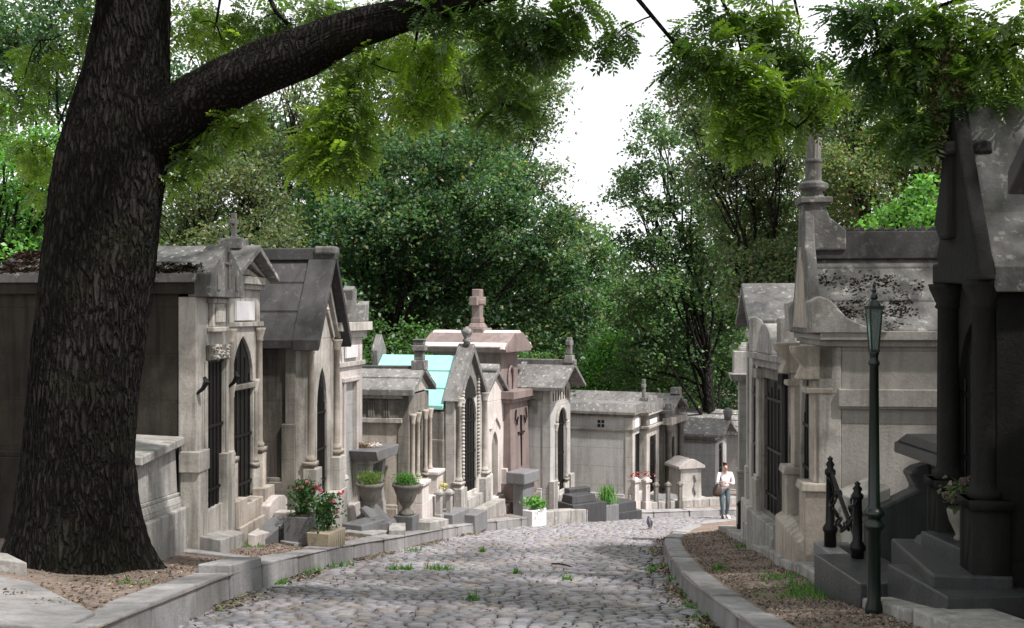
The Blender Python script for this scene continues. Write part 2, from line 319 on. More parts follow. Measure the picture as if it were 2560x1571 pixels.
def terrain(x, y, side):
    """height of the dirt terraces behind the kerbs"""
    x = np.atleast_1d(np.asarray(x, float)); y = np.atleast_1d(np.asarray(y, float))
    d = dist_to(Ls if side == 'L' else Rs, x, y); c = .25 if side == 'L' else .12
    w = .03*np.sin(x*1.7+y*.9)*np.cos(y*1.3-x*.6)+.012*np.sin(7*x+3*y)*np.sin(5*y-2*x)
    far = np.interp(d, [20, 90, 300], [0, -.3, -1])
    return plane(y)+kerb_h(y, side)-.025+np.minimum(c, .1*np.maximum(d-.3, 0))+w*np.minimum(1, d)+far
def gz(x, y, side='L'): return float(terrain(x, y, side)[0])
def gpt(px, D, side='L', sink=.02):
    x = (px-1280)/2500*D; return Vector((x, D, gz(x, D, side)-sink))
# ------------------------------------------------------------------ the setting: road, kerbs, terraces
def strip(name, A, B, nsub, zf, mat, power=1.0):
    n = len(A); u = np.linspace(0, 1, nsub+1)**power
    X = A[:, None, 0]*(1-u)+B[:, None, 0]*u; Y = A[:, None, 1]*(1-u)+B[:, None, 1]*u
    V = np.c_[X.ravel(), Y.ravel(), zf(X.ravel(), Y.ravel())]
    i = np.arange(n-1)[:, None]*(nsub+1)+np.arange(nsub)[None]; F = np.stack([i, i+1, i+nsub+2, i+nsub+1], -1).reshape(-1, 4)
    o = npmesh(name, V, F, mat, smooth=True); return tag(o, kind='structure')
tt = np.linspace(0, 1, 260)
EL, ER = edge(Ls, tt), edge(Rs, tt)
strip('road', EL, ER, 14, lambda x, y: plane(y)-.045, 'bed')
# left terrace: from the kerb back edge out to the far distance, as a fan
ang = np.interp(tt, [0, .25, .6, 1], [R(182), R(178), R(100), R(28)])
far = np.c_[-20+300*np.cos(ang), 25+300*np.sin(ang)]
far[0] = (-300, -60)
strip('ground_left', EL+0, far, 60, lambda x, y: terrain(x, y, 'L'), 'dirt', 2.6)
angr = np.interp(tt, [0, .25, .6, 1], [R(-60), R(-10), R(0), R(12)])
farr = np.c_[40+250*np.cos(angr), 8+250*np.sin(angr)]
strip('ground_right', ER, farr, 50, lambda x, y: terrain(x, y, 'R'), 'dirt', 2.6)
def kerb(S, side, sgn):
    b = MB(); d = np.r_[0, np.cumsum(np.hypot(*np.diff(S, axis=0).T))]; s = 2.0; rs = random.Random(3 if side == 'L' else 5)
    while s < d[-1]-30:
        Lb = rs.uniform(.85, 1.35); g = .012
        p = [np.array([np.interp(q, d, S[:, 0]), np.interp(q, d, S[:, 1])]) for q in (s+g, s+Lb-g)]
        t = (p[1]-p[0])/np.linalg.norm(p[1]-p[0]); nrm = np.array([-t[1], t[0]])*sgn; w = .4 if side == 'L' else .3
        dz = rs.uniform(-.018, .018)
        ym = (p[0][1]+p[1][1])/2
        if side == 'L' and 11.3 < ym < 12.35: dz += .085
        tilt = rs.uniform(-.012, .012)
        vs = []
        for q, tz in ((p[0], tilt), (p[1], -tilt)):
            zb = float(plane(q[1])); h = float(kerb_h(q[1], side))+dz+tz; off = rs.uniform(-.012, .012)
            for o_, z_ in ((off, zb-.25), (w+off, zb-.25), (w+off, zb+h), (off+.02, zb+h)): vs.append((*(q+nrm*o_), z_))
        b.add(vs, [(0, 1, 2, 3), (7, 6, 5, 4), (0, 4, 5, 1), (1, 5, 6, 2), (2, 6, 7, 3), (3, 7, 4, 0)])
        s += Lb
    o = b.build('kerb', 'kerb', bev=.018); return tag(o, kind='structure')
kerb(Ls, 'L', 1); kerb(Rs, 'R', -1)
# granite setts, each its own little dome, laid in rows across the road
def cobbles():
    tc_ = np.linspace(.02, .97, 4000); a, b = edge(Ls, tc_), edge(Rs, tc_); c = (a+b)/2
    d = np.r_[0, np.cumsum(np.hypot(*np.diff(c, axis=0).T))]
    ok = c[:, 1] > 3.0; s0 = d[ok][0]; s1 = d[np.where(c[:, 0] < 13)[0][-1]]
    rows = np.arange(s0, s1, .14); VV = []; TT = []
    g = np.linspace(-1, 1, 4); gu, gv = np.meshgrid(g, g, indexing='ij')
    dome = 1-.55*np.abs(gu)**2.2-.45*np.abs(gv)**2.4
    base = np.array([.24, .228, .242])
    for k, s in enumerate(rows):
        A = np.array([np.interp(s, d, a[:, 0]), np.interp(s, d, a[:, 1])]); B = np.array([np.interp(s, d, b[:, 0]), np.interp(s, d, b[:, 1])])
        W = np.linalg.norm(B-A); cs = [rng.uniform(-.2, 0)]
        while cs[-1] < W: cs.append(cs[-1]+rng.uniform(.14, .24))
        e = (B-A)/W; f = np.array([-e[1], e[0]])
        loc = (np.linalg.norm(np.array([np.interp(s+.1, d, a[:, 0]), np.interp(s+.1, d, a[:, 1])])-A)/.1, np.linalg.norm(np.array([np.interp(s+.1, d, b[:, 0]), np.interp(s+.1, d, b[:, 1])])-B)/.1)
        for u0, u1 in zip(cs[:-1], cs[1:]):
            um = (u0+u1)/2; q = np.clip(um/W, 0, 1); hw = (u1-u0)/2-.01; hv = .07*(loc[0]*(1-q)+loc[1]*q)-.0115+rng.uniform(-.004, .004)
            off = .35*(4*q*(1-q))+rng.normal(0, .011)+.05*math.sin(um*1.9+k*.05)
            ctr = A+e*um+f*off; rot = rng.normal(0, .035); ee = e*math.cos(rot)+f*math.sin(rot); ff = -e*math.sin(rot)+f*math.cos(rot)
            sq = .94+.06*(1-np.abs(gv))
            XY = ctr+ (gu*hw*sq)[..., None]*ee+(gv*hv*(.95+.05*(1-np.abs(gu))))[..., None]*ff
            z0 = rng.normal(0, .0026)+.004*math.sin(um*2.1+s*1.3)*math.sin(s*.9); tl = rng.normal(0, .002, 2)
            Z = plane(XY[..., 1])+z0-.014+.014*dome+tl[0]*gu+tl[1]*gv
            V = np.concatenate([XY, Z[..., None]], -1).reshape(16, 3)
            ring = [0, 1, 2, 3, 7, 11, 15, 14, 13, 12, 8, 4]; sk = V[ring].copy(); sk[:, 2] -= .05
            VV.append(np.r_[V, sk]); br = rng.uniform(.76, 1.2); col = base*br*np.array([1+rng.normal(0, .035), 1, 1+rng.normal(0, .04)])
            if rng.random() < .05: col = np.array([.24, .2, .17])*br
            TT.append(np.tile(col, (28, 1)))
    top = [[i*4+j, i*4+j+1, (i+1)*4+j+1, (i+1)*4+j] for i in range(3) for j in range(3)]; ring = [0, 1, 2, 3, 7, 11, 15, 14, 13, 12, 8, 4]
    side = [[ring[i], ring[(i+1) % 12], 16+(i+1) % 12, 16+i] for i in range(12)]
    F = np.array([q[::-1] for q in top]+side); n = len(VV)
    o = npmesh('cobbles', np.concatenate(VV), (F[None]+28*np.arange(n)[:, None, None]).reshape(-1, 4), 'setts', tone=np.concatenate(TT), smooth=True)
    tag(o, kind='structure')
cobbles()
# ------------------------------------------------------------------ chapel tombs
class Chapel:
    """local frame: x along the facade (to the right seen from the road), y into the tomb, z up from its foot"""
    def __init__(s, side, label, near, far, ybase, cat='chapel tomb', name='chapel_tomb', group=None):
        a = P(near[0], 785, near[1]); b = P(far[0], 785, far[1]); a.z = b.z = 0
        s.zb = (785-ybase)/2500*near[1]; s.D = near[1]; s.D2 = far[1]
        d = (b-a) if side == 'L' else (a-b); s.w = d.length; c = (a+b)/2
        s.root = empty(name, (c.x, c.y, s.zb), math.atan2(d.y, d.x), label, cat, group); s.h = s.w/2; s.side = side
    def z(s, py, D=None): return (785-py)/2500*(D or s.D)-s.zb
    def part(s, name, mat, mb, bev=.012, parent=None, smooth=False):
        o = None
        for q in ([mb] if name in ('carving', 'carved_border') else mb.pieces()): o = q.build(name, mat, parent or s.root, bev, smooth)
        return o
    def gable(s, ze, zr, dep, mat='roof', over=.12, front=.15, t=.09, name='roof', courses=0, lip=.02):
        h = s.h+over; sl = (zr-ze)/h
        if not courses:
            b = MB(); b.ext([(-h, ze-over*0), (0, zr), (h, ze), (h, ze-t), (0, zr-t*1.25), (-h, ze-t)], -front, dep+.05)
        else:
            b = MB()
            for sg in (-1, 1):
                for k in range(courses):
                    a0, a1 = k/courses, (k+1)/courses+(.05 if k < courses-1 else 0)
                    lift = lip
                    pts = [(sg*h*(1-a0), ze+(zr-ze)*a0+lift), (sg*h*(1-a1), ze+(zr-ze)*a1), (sg*h*(1-a1), ze+(zr-ze)*a1-t), (sg*h*(1-a0), ze+(zr-ze)*a0-t)]
                    b.ext(pts, -front+.002*k, dep+.05-.002*k)
        return s.part(name, mat, b, .012)
    def body(s, zt, dep, mat, plinth=0, pmat=None, pout=.06, y0=.24, zb=-.6):
        b = MB(); b.box(-s.h+.02, s.h-.02, y0, dep, zb, zt); s.part('wall', mat, b)
        if plinth:
            b = MB(); b.box(-s.h-pout, s.h+pout, y0+.004, dep+pout, zb, plinth-.07); b.box(-s.h-pout*.5, s.h+pout*.5, y0+.006, dep+pout*.5, plinth-.07, plinth)
            s.part('plinth', pmat or mat, b)
    def tri(s, z0, z1, mat, y0=0, y1=.22, over=.0, name='pediment'):
        return s.part(name, mat, MB().ext([(-s.h-over, z0), (s.h+over, z0), (0, z1)], y0, y1))
    def facade(s, z1, hw, sill, spring, apex, mat, kind='pointed', cx=0, y0=0, y1=.24, door='door', rec=.05, bars=True):
        s.part('facade', mat, MB().opening(-s.h, s.h, -.6, z1, cx, hw, sill, spring, apex, y0, y1, kind), .01)
        d = MB(); d.box(cx-hw-.02, cx+hw+.02, rec, rec+.03, sill-.02, apex+.02)
        o = s.part('door', door, d, 0)
        if bars:
            b = MB(); n = 5
            for k in range(n): x = cx-hw+hw*2*(k+.5)/n; b.tube([(x, rec-.012, sill), (x, rec-.012, spring+(apex-spring)*(1-abs(2*(k+.5)/n-1))*.9)], .009, 6)
            for zz in (sill+.25, sill+(spring-sill)*.55, spring-.02): b.box(cx-hw, cx+hw, rec-.025, rec-.006, zz-.02, zz+.02)
            s.part('grille', 'iron', b, 0, o)
        return o
    def column(s, x, z0, z1, r, mat, y=-.06, cap=True, ped=.5):
        b = MB()
        k = r*1.5; b.box(x-k, x+k, y-k, y+k, z0-.3, z0+ped-.1); b.box(x-k*1.15, x+k*1.15, y-k*1.15, y+k*1.15, z0+ped-.1, z0+ped-.03)
        pr = [(r*1.35, z0+ped-.03), (r*1.45, z0+ped+.02), (r*1.1, z0+ped+.05), (r, z0+ped+.1)]
        pr += [(r*.92, z1-.22), (r*1.2, z1-.2), (r*1.05, z1-.17), (r*1.7, z1-.04), (r*1.8, z1)] if cap else [(r, z1)]
        b.lathe(pr, x, y, 12); return s.part('column', mat, b, 0, smooth=True)
    def moulding(s, zs, mat, dep, name='cornice', y0=0):
        """stack of slightly stepped slabs: zs = [(z0, z1, out), ...]"""
        b = MB()
        for i, (z0, z1, o) in enumerate(zs): b.box(-s.h-o, s.h+o, y0-o, dep+o, z0, z1)
        return s.part(name, mat, b, .008)
    def plaque(s, x0, x1, z0, z1, y=-.02, mat='white', name='plaque'): return s.part(name, mat, MB().box(x0, x1, y, y+.045, z0, z1), .004)
    def cross(s, x, y, z0, h, w, t, mat, base=True):
        b = MB()
        if base: b.box(x-t*1.1, x+t*1.1, y-t*1.1, y+t*1.1, z0-.12, z0+.07)
        b.cross(x, y, z0+.02, h, w, t); return s.part('cross', mat, b, .012)
def slab_thing(name, label, cat, loc, rz, boxes, mat, group=None, bev=.015, parts=None):
    """small stone object: boxes = list of box tuples in one mesh, at loc"""
    b = MB()
    for q in boxes: b.box(*q)
    o = b.build(name, mat, None, bev); o.location = loc; o.rotation_euler = (0, 0, rz); return tag(o, label, cat, group)

# ---- left row ----------------------------------------------------------------
# nearest tomb, half behind the tree
c = Chapel('L', 'sooty chapel tomb behind the big trunk, with a pentagonal stone engraved with a cross', (490, 13.3), (574, 14.6), 1352)
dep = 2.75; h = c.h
c.body(c.z(690), dep, 'sootshade', c.z(1132), 'sootshade', .07)
c.facade(c.z(742), .36, .32, c.z(905), c.z(880), 'cream', 'flat', .1)
c.gable(c.z(688), c.z(628, 14), dep, 'roof', .1, .02, .1, courses=2)
c.part('cornice', 'sootshade', MB().box(-h-.05, h+.05, .02, dep+.03, c.z(735), c.z(705)))
zp = c.z(742)
c.part('pediment', 'roofgrey', MB().ext([(-h-.02, zp), (h+.05, zp), (h+.05, zp+.3), (.02, c.z(632, 14)+.12), (-h-.02, zp+.3)], -.2, .1))
b = MB(); b.cross(.02, -.21, zp+.12, .52, .26, .035); b.box(-.42, -.3, -.215, -.2, zp+.1, zp+.3); b.box(.32, .44, -.215, -.2, zp+.1, zp+.3); c.part('carved_cross', 'sootgrey', b, .004)
b = MB(); z0 = c.z(832); b.box(-.26, .34, -.1, 0, z0, z0+.07); b.box(-.2, .28, -.07, 0, z0+.07, z0+.4); b.box(-.26, .34, -.1, 0, z0+.4, z0+.47); b.box(-.14, .22, -.1, -.07, z0+.13, z0+.34); c.part('cartouche', 'cream', b)
b = MB(); b.box(-.3, .5, -.06, 0, c.z(905), c.z(865)); c.part('lintel', 'sootgrey', b)
rs = random.Random(2); b = MB()
for k in range(40):
    x = rs.uniform(-.26, .46); z = rs.uniform(c.z(902), c.z(869)); r = rs.uniform(.018, .035); b.lathe([(r*.3, z-r), (r, z), (r*.3, z+r)], x, -.06, 6)
c.part('carving', 'cream', b, 0)
for x in (-.31, .51):
    b = MB(); b.box(x-.045, x+.045, -.025, .0, .5, c.z(905)); b.lathe([(.05, .3), (.06, .42), (.05, .55)], x, .02, 8); c.part('pilaster', 'cream', b)
b = MB(); b.box(-h-.1, -h+.3, -.08, .2, c.z(1180), c.z(1128)); b.box(-h-.05, -h+.25, -.06, .2, -.5, c.z(1180)); c.part('pedestal', 'cream', b)
b = MB(); b.box(h-.3, h+.04, -.07, .2, -.5, c.z(1160)); c.part('pedestal', 'cream', b)
for x in (-.62, .6):
    b = MB(); b.tube([(x, 0, c.z(985)), (x, -.08, c.z(972)), (x+.01, -.13, c.z(955)), (x, -.1, c.z(942))], [.02, .03, .045, .02], 8); c.part('torch_bracket', 'iron', b, 0)
MA = c; MAz = (c.z(688), c.z(628, 14))
# second: gothic gable with cross on the ridge
c = Chapel('L', 'gothic chapel tomb with a small cross on its lichened roof, second from the tree trunk', (562, 14.9), (650, 16.3), 1322)
dep = 3.0; h = c.h; zt = c.z(720)
c.body(zt+.2, dep, 'sootshade', 1.0, 'sootshade')
c.facade(zt, .42, .3, c.z(965), c.z(843), 'cream')
c.moulding([(zt, zt+.08, .06), (zt+.08, zt+.2, .12)], 'cream', .3)
c.tri(zt+.2, c.z(640, 15.6), 'sootgrey', -.02, .25)
b = MB()
zq = c.z(640, 15.6); 
for sg in (-1, 1):
    for o, y in ((0, -.1), (.16, -.06), (.3, -.04)): b.ext([(sg*(h+.05-o), zt+.2), (sg*(h-.06-o), zt+.2), (0, zq-o*1.2-.1), (0, zq-o*1.2)], y, .0)
c.part('gable_moulding', 'cream', b, .006)
c.gable(c.z(688, 15.5), c.z(613, 15.6), dep, 'roof', .14, .28, .08)
b = MB(); b.box(-.18, .18, -.02, .34, c.z(613, 15.6)-.06, c.z(613, 15.6)+.1); o_ = c.part('cross_base', 'roofgrey', b)
c.cross(0, .15, c.z(613, 15.6)+.06, .42, .24, .075, 'roofgrey')
c.plaque(-.36, .36, c.z(802), c.z(752), -.05)
c.moulding([(c.z(818), c.z(806), .05)], 'cream', .02, 'string_course')
for x in (-h+.12, h-.12): c.column(x, 0, c.z(822), .06, 'warm', -.03, ped=c.z(1140)); 
for x in (-.48, .48): c.column(x, .1, c.z(960), .04, 'cream', -.01, ped=.75)
b = MB(); b.box(-.44, .44, -.03, .1, c.z(982), c.z(968)); c.part('transom', 'sootgrey', b)
b = MB(); b.box(-h-.03, h+.03, -.25, .1, -.5, .02); b.box(-h-.08, -h+.34, -.22, .0, .0, .42); b.box(h-.34, h+.08, -.22, .0, .0, .42); b.box(-h-.02, h+.02, -.19, .02, .02, .3); c.part('plinth', 'warm', b)
# the dark roofed one
c = Chapel('L', 'steep gabled chapel tomb with a big dark coursed roof, behind the pink flower planters', (768, 17.0), (840, 18.7), 1312)
dep = 2.7; h = c.h; ze, zr = c.z(857), c.z(640, 17.8)
c.body(ze-.02, dep, 'flank', c.z(1195), 'sootgrey', .05)
c.facade(ze+.05, .3, .35, c.z(1040), c.z(925), 'cream')
c.tri(ze+.05, zr-.22, 'cream', 0, .22)
b = MB()
for o, y in ((.0, -.09), (.2, -.05)):
    for sg in (-1, 1): b.ext([(sg*(h-o), ze+.06), (sg*(h-.1-o), ze+.06), (0, zr-.3-o*2.2), (0, zr-.12-o*2.2)], y, 0)
b.lathe([(.02, zr-1.05), (.12, zr-.95), (.02, zr-.85)], 0, -.02, 12); c.part('gable_moulding', 'cream', b, .006)
c.gable(ze, zr, dep, 'roofdark', .14, .05, .1, courses=3, lip=.045)
b = MB(); hh = h+.16
for sg in (-1, 1): b.ext([(sg*hh, ze+.05), (0, zr+.12), (0, zr-.08), (sg*hh, ze-.14)], -.26, .22)
b.box(-.12, .12, -.27, dep+.06, zr-.08, zr+.14); c.part('roof_verge', 'roofdark', b, .02)
b = MB(); b.box(-.16, .16, -.28, .1, zr+.02, zr+.17); c.part('ridge_stone', 'roofgrey', b, .04)
for x in (-h+.06, h-.1): c.column(x, .0, ze+.02, .065, 'warm', -.04, ped=c.z(1150))
b = MB(); b.box(-h-.03, -h+.12, .2, .38, -.5, ze-.05); b.box(-h-.05, -h+.12, .2, .44, -.5, c.z(1060)); c.part('buttress', 'sootgrey', b)
b = MB()
b.ext([(1.42, 1.5), (1.98, 1.5), (1.98, 2.2), (1.92, 2.45), (1.7, 2.75), (1.48, 2.45), (1.42, 2.2)], -h-.01, -h+.03, 'x'); w_ = c.part('window', 'shadeblackstone', b, 0)
b = MB()
for k in range(4): b.tube([(-h-.025, 1.5+.13*k, 1.5), (-h-.025, 1.5+.13*k, 2.45)], .012, 5)
c.part('window_bars', 'iron', b, 0, w_)
b = MB(); b.box(-h-.06, h+.06, -.2, .02, -.5, .35); b.box(-h-.04, -h+.3, -.17, .02, .35, .95); b.box(h-.32, h+.04, -.17, .02, .35, .95); c.part('plinth', 'pale', b)
# pale one with scrolled top
c = Chapel('L', 'narrow pale chapel tomb with scrolled flat top and square plaque, beside the steep roof', (842, 18.7), (906, 20.1), 1316)
dep = 1.9; h = c.h; zc = c.z(835)
c.body(zc-.05, dep, 'pale', .9); c.facade(zc-.02, .3, .28, c.z(990), c.z(962), 'pinkish', 'flat', .0, door='greywall', rec=.05, bars=False)
c.moulding([(zc-.08, zc+.05, .07), (zc+.05, zc+.22, .16)], 'pale', dep)
c.moulding([(c.z(920), c.z(908), .05)], 'pale', .1, 'string_course')
c.plaque(-.34, .3, c.z(898), c.z(866), -.06)
b = MB(); b.box(-.4, -.3, -.04, .0, .28, c.z(960)); b.box(.3, .4, -.04, 0, .28, c.z(960)); b.box(-.44, .44, -.06, 0, c.z(960), c.z(948)); c.part('door_frame', 'pinkish', b)
arc = lambda x0, x1, z0, hh_, n=8: [(x0+(x1-x0)*i/n, z0+hh_*math.sin(math.pi/2*i/n)**1.0) for i in range(n+1)]
zt = zc+.22
b = MB(); prof = [(-h-.1, zt), (-h-.14, zt+.42), (-h+.05, zt+.34), (-h+.16, zt+.06), (-.2, zt+.14), (-.12, zt+.42), (-.13, zt+.62), (0, zt+.7), (.13, zt+.62), (.12, zt+.42), (.2, zt+.14), (h-.16, zt+.06), (h-.05, zt+.34), (h+.14, zt+.42), (h+.1, zt)]
b.ext(prof, -.1, .12); b.ext(prof, dep-.15, dep+.05); c.part('acroterion', 'roofgrey', b, .02)
b = MB(); b.box(-h+.1, h-.1, .12, dep-.15, zt, zt+.3, .12); b.box(-.3, .3, .0, dep-.1, zt+.3, zt+.56, .05); c.part('roof', 'roofgrey', b, .03)
b = MB(); b.box(-h-.05, -h+.3, -.12, .03, -.5, .85); b.box(h-.3, h+.08, -.14, .03, -.5, .85); b.box(-h-.08, -h+.3, -.14, .03, .85, .93, .03); b.box(h-.3, h+.1, -.16, .03, .85, .93, .03); b.box(-h+.3, h-.3, -.1, .03, -.5, .28); c.part('plinth', 'pinkish', b)
# small grey roofed tomb behind the urns
c = Chapel('L', 'low chapel tomb with a triglyph frieze and a grey gabled roof, behind the stone urns', (1022, 20.6), (1072, 22.1), 1294)
dep = 2.4; h = c.h; ze, zr = c.z(977), c.z(917, 21.3)
c.body(ze-.05, dep, 'warm', .25); 
b = MB(); b.box(-h-.02, h+.02, .22, dep+.02, c.z(1046), c.z(1000)); c.part('frieze', 'sootgrey', b)
b = MB()
for k in range(6):
    for j in range(3): y = .4+k*.33+j*.05; b.box(-h-.05, -h-.02, y, y+.03, c.z(1044), c.z(1004))
c.part('triglyphs', 'sootgrey', b, 0)
c.moulding([(c.z(1058), c.z(1046), .06), (ze-.16, ze-.06, .08)], 'cream', dep, 'cornice', .2)
c.facade(ze-.1, .24, .35, c.z(1080), c.z(1035), 'sootgrey', 'round')
c.tri(ze-.06, zr-.1, 'cream', -.02, .22)
c.gable(ze, zr, dep, 'roofgrey', .14, .14, .1, courses=2, lip=.03)
b = MB(); b.ext([(-.1, zr-.1), (.1, zr-.1), (.1, zr+.02), (-.1, zr+.02)], -.13, dep+.06); c.part('ridge_stone', 'roofdark', b, .02)
b = MB(); b.box(-.14, .14, -.16, .14, zr-.06, zr+.14); b.box(-.09, .09, -.11, .09, zr+.14, zr+.34); b.box(-.13, .13, -.15, .13, zr+.34, zr+.46); b.box(-.1, .1, -.12, .1, zr+.46, zr+.56); b.box(-.12, .12, -.14, .12, zr+.56, zr+.59); c.part('finial', 'roofgrey', b)
for x in (-h+.1, -h*.38, h*.38, h-.1): c.column(x, .6, c.z(1036), .045, 'warm', -.06, ped=.2)
b = MB(); b.box(-h-.02, h+.02, -.3, .1, -.5, .3); b.box(-h-.02, -.3, -.3, .1, .3, .66); b.box(.3, h+.02, -.32, .1, .3, .72); b.box(-h-.07, -.26, -.34, .1, .66, .73); b.box(.26, h+.07, -.36, .1, .72, .79); c.part('pedestal', 'pinkish', b)
# green copper roof
c = Chapel('L', 'gothic chapel tomb with a mint green copper roof', (1137, 23.3), (1210, 25.1), 1288)
dep = 2.3; h = c.h; ze, zr = c.z(1020), c.z(888, 24.3)
c.body(ze, dep, 'sootgrey', .75); zs = c.z(1000)
c.facade(zs, .44, .4, c.z(1060), c.z(985), 'pale')
zk = c.z(868, 24.2)
b = MB().opening(-h, h, zs, zs+.02, 0, .1, zs, zs+.005, zs+.01, 0, .26); 
b = MB().ext([(-h, zs), (h, zs), (h*.93, zs+.1), (.14, zk-.05), (0, zk+.05), (-.14, zk-.05), (-h*.93, zs+.1)], 0, .26); c.part('pediment', 'roofgrey', b, .02)
b = MB().ext([(-.36, zs-.02), (.36, zs-.02), (.3, zs+.2), (.12, zs+.42), (0, zs+.52), (-.12, zs+.42), (-.3, zs+.2)], -.02, .0); c.part('arch_panel', 'shadeblackstone', b, 0)
b = MB()
for sg in (-1, 1): b.ext([(sg*(h+.07), zs-.03), (sg*(h-.08), zs-.03), (0, zk-.12), (0, zk+.1)], -.12, .3)
c.part('gable_coping', 'roofgrey', b, .015)
b = MB().lathe([(.1, zk), (.08, zk+.12), (.11, zk+.16), (.07, zk+.22), (.12, zk+.32), (.15, zk+.4), (.06, zk+.46), (.02, zk+.5)], 0, .08, 10); c.part('finial', 'roofgrey', b, 0, smooth=True)
c.gable(ze, zr, dep, 'copper', .08, -.27, .05, courses=3, lip=.05)
b = MB().ext([(-.22, zr-.3), (.22, zr-.3), (.26, zr+.1), (0, zr+.5), (-.26, zr+.1)], dep+.06, dep+.24); c.part('rear_finial', 'roofgrey', b, .02)
for sg in (-1, 1):
    b = MB()
    for k in range(30): zz = .75+k*.085; b.lathe([(.028, zz), (.045, zz+.04), (.028, zz+.08)], sg*(.5), -.03, 8)
    c.part('carved_border', 'cream', b, 0)
    c.column(sg*(h-.1), .5, zs+.05, .07, 'cream', -.06, ped=.3)
b = MB(); b.box(-h-.05, -h+.36, -.2, .03, -.5, .62, .02); b.box(h-.36, h+.05, -.2, .03, -.5, .62, .02); b.box(-.5, .5, -.16, .03, -.5, .3); b.box(-h-.2, h+.2, -.5, -.2, -.5, .05); c.part('plinth', 'tomb', b)
b = MB(); b.box(-h-.06, -h+.2, .27, .6, -.5, ze-.1); b.box(-h-.1, -h+.2, .262, .66, -.5, c.z(1100)); c.part('buttress', 'sootgrey', b)
# pinkish narrow one with arched niche
c = Chapel('L', 'narrow pinkish white tomb with a tall pointed niche, between copper roof and pink granite', (1212, 25.1), (1262, 26.2), 1285)
dep = 1.6; h = c.h; ze, zr = c.z(987), c.z(930, 25.6)
c.body(ze-.05, dep, 'pinkish', .5); c.facade(ze-.2, .19, .35, c.z(1125), c.z(1085), 'pinkish', door='sootgrey', rec=.07, bars=False)
b = MB().ext([(-h, ze-.2), (h, ze-.2), (h, ze), (0, zr-.02), (-h, ze)], 0, .22); c.part('pediment', 'pinkish', b)
b = MB()
for sg in (-1, 1): b.ext([(sg*.34, c.z(1085)+.1), (sg*.26, c.z(1085)+.1), (0, c.z(1085)+.36), (0, c.z(1085)+.46)], -.05, 0)
c.part('hood_mould', 'pinkish', b, .005)
c.gable(ze+.02, zr+.08, dep, 'roofgrey', .1, .12, .1)
b = MB().lathe([(.13, 0), (.13, dep)], 0, 0, 10); o_ = c.part('ridge_roll', 'roof', b, 0, smooth=True); o_.rotation_euler = (R(-90), 0, 0); o_.location = (0, -.1, zr+.08)
b = MB(); b.box(-h-.06, -h+.2, -.14, .03, -.5, 1.0); b.box(h-.2, h+.06, -.14, .03, -.5, 1.0); b.box(-h-.03, h+.03, -.1, .02, -.5, .35); b.box(-h-.1, h+.1, -.3, -.1, -.5, .12); c.part('plinth', 'pinkish', b, .02)
# tall pink granite monument with cross
c = Chapel('L', 'tall pink granite monument crowned by a cross, its slab top coloured pale as sunlit', (1256, 26.1), (1304, 27.3), 1282, 'monument', 'granite_monument')
dep = 2.1; h = c.h; ze, zr = c.z(868), c.z(826, 26.7)
b = MB(); b.box(-h+.06, h-.06, .05, dep-.1, .8, ze-.12, .03); b.box(-h-.02, h+.02, .42, dep, ze-.7, ze-.55); b.box(-h-.01, h+.01, .04, dep, ze-.2, ze-.1); c.part('body', 'pink', b)
b = MB(); b.ext([(-h-.2, ze-.14), (h+.2, ze-.14), (h+.28, ze+.0), (.3, zr-.06), (-.3, zr-.06), (-h-.28, ze+.0)], -.2, dep+.2); c.part('coping', 'pink', b, .02)
b = MB(); b.ext([(-h-.26, ze+.0), (-h-.22, ze+.04), (-.16, zr), (.16, zr), (h+.22, ze+.04), (h+.26, ze+.0), (.3, zr-.09), (-.3, zr-.09)], -.16, dep+.16); c.part('roof_slab', 'pinksunlit', b, .02)
b = MB()
for y in (-.2, dep+.02):
    for sg in (-1, 1): b.box(sg*(h+.22)-.1, sg*(h+.22)+.1, y, y+.16, ze-.06, ze+.1, .04)
c.part('corner_acroterion', 'pinksunlit', b, .03)
b = MB(); b.box(-.3, .3, .72, 1.32, zr-.12, zr+.06); b.box(-.22, .22, .8, 1.24, zr+.06, zr+.2, .07); b.box(-.14, .14, .88, 1.16, zr+.2, zr+.34); b.cross(0, 1.02, zr+.3, c.z(722, 26.7)-zr-.3, .6, .24, .6); b.box(-.19, .19, .87, 1.17, zr+.7, zr+.84); o_ = c.part('cross', 'pink', b, .02)
zf = c.z(978)
b = MB(); b.box(-h, h, -.25, .1, .75, zf-.25, .05); b.box(-h-.12, h+.12, -.38, .1, zf-.2, zf); b.box(-h-.06, h+.06, -.3, .1, zf-.3, zf-.2); c.part('stele', 'pink', b)
b = MB(); b.cross(.05, -.24, 1.15, 1.35, .42, .045, .66); b.tube([(-.3, -.245, zf-.5), (-.36, -.25, zf-.75), (-.25, -.25, zf-.9), (-.18, -.25, zf-.7)], .02, 6); b.tube([(.36, -.245, zf-.5), (.42, -.25, zf-.75), (.3, -.25, zf-.9), (.22, -.25, zf-.7)], .02, 6); c.part('carved_cross', 'shadeblackstone', b, 0)
b = MB(); b.tube([(.3*math.cos(a)*.6, .03, ze-.95+.42*math.sin(a)) for a in np.linspace(0, 2*math.pi, 20)], .035, 6); c.part('wreath', 'pink', b, 0)
b = MB(); b.box(-h-.1, h+.1, -.42, .3, -.5, .3); b.box(-h-.16, h+.16, -.5, .3, .3, .38, .02); b.ext([(-.45, .38), (.28, .38), (.28, .8), (-.22, .8), (-.42, .66), (-.46, .5)], -h-.12, h+.12, 'x'); c.part('base', 'pink', b, .02)
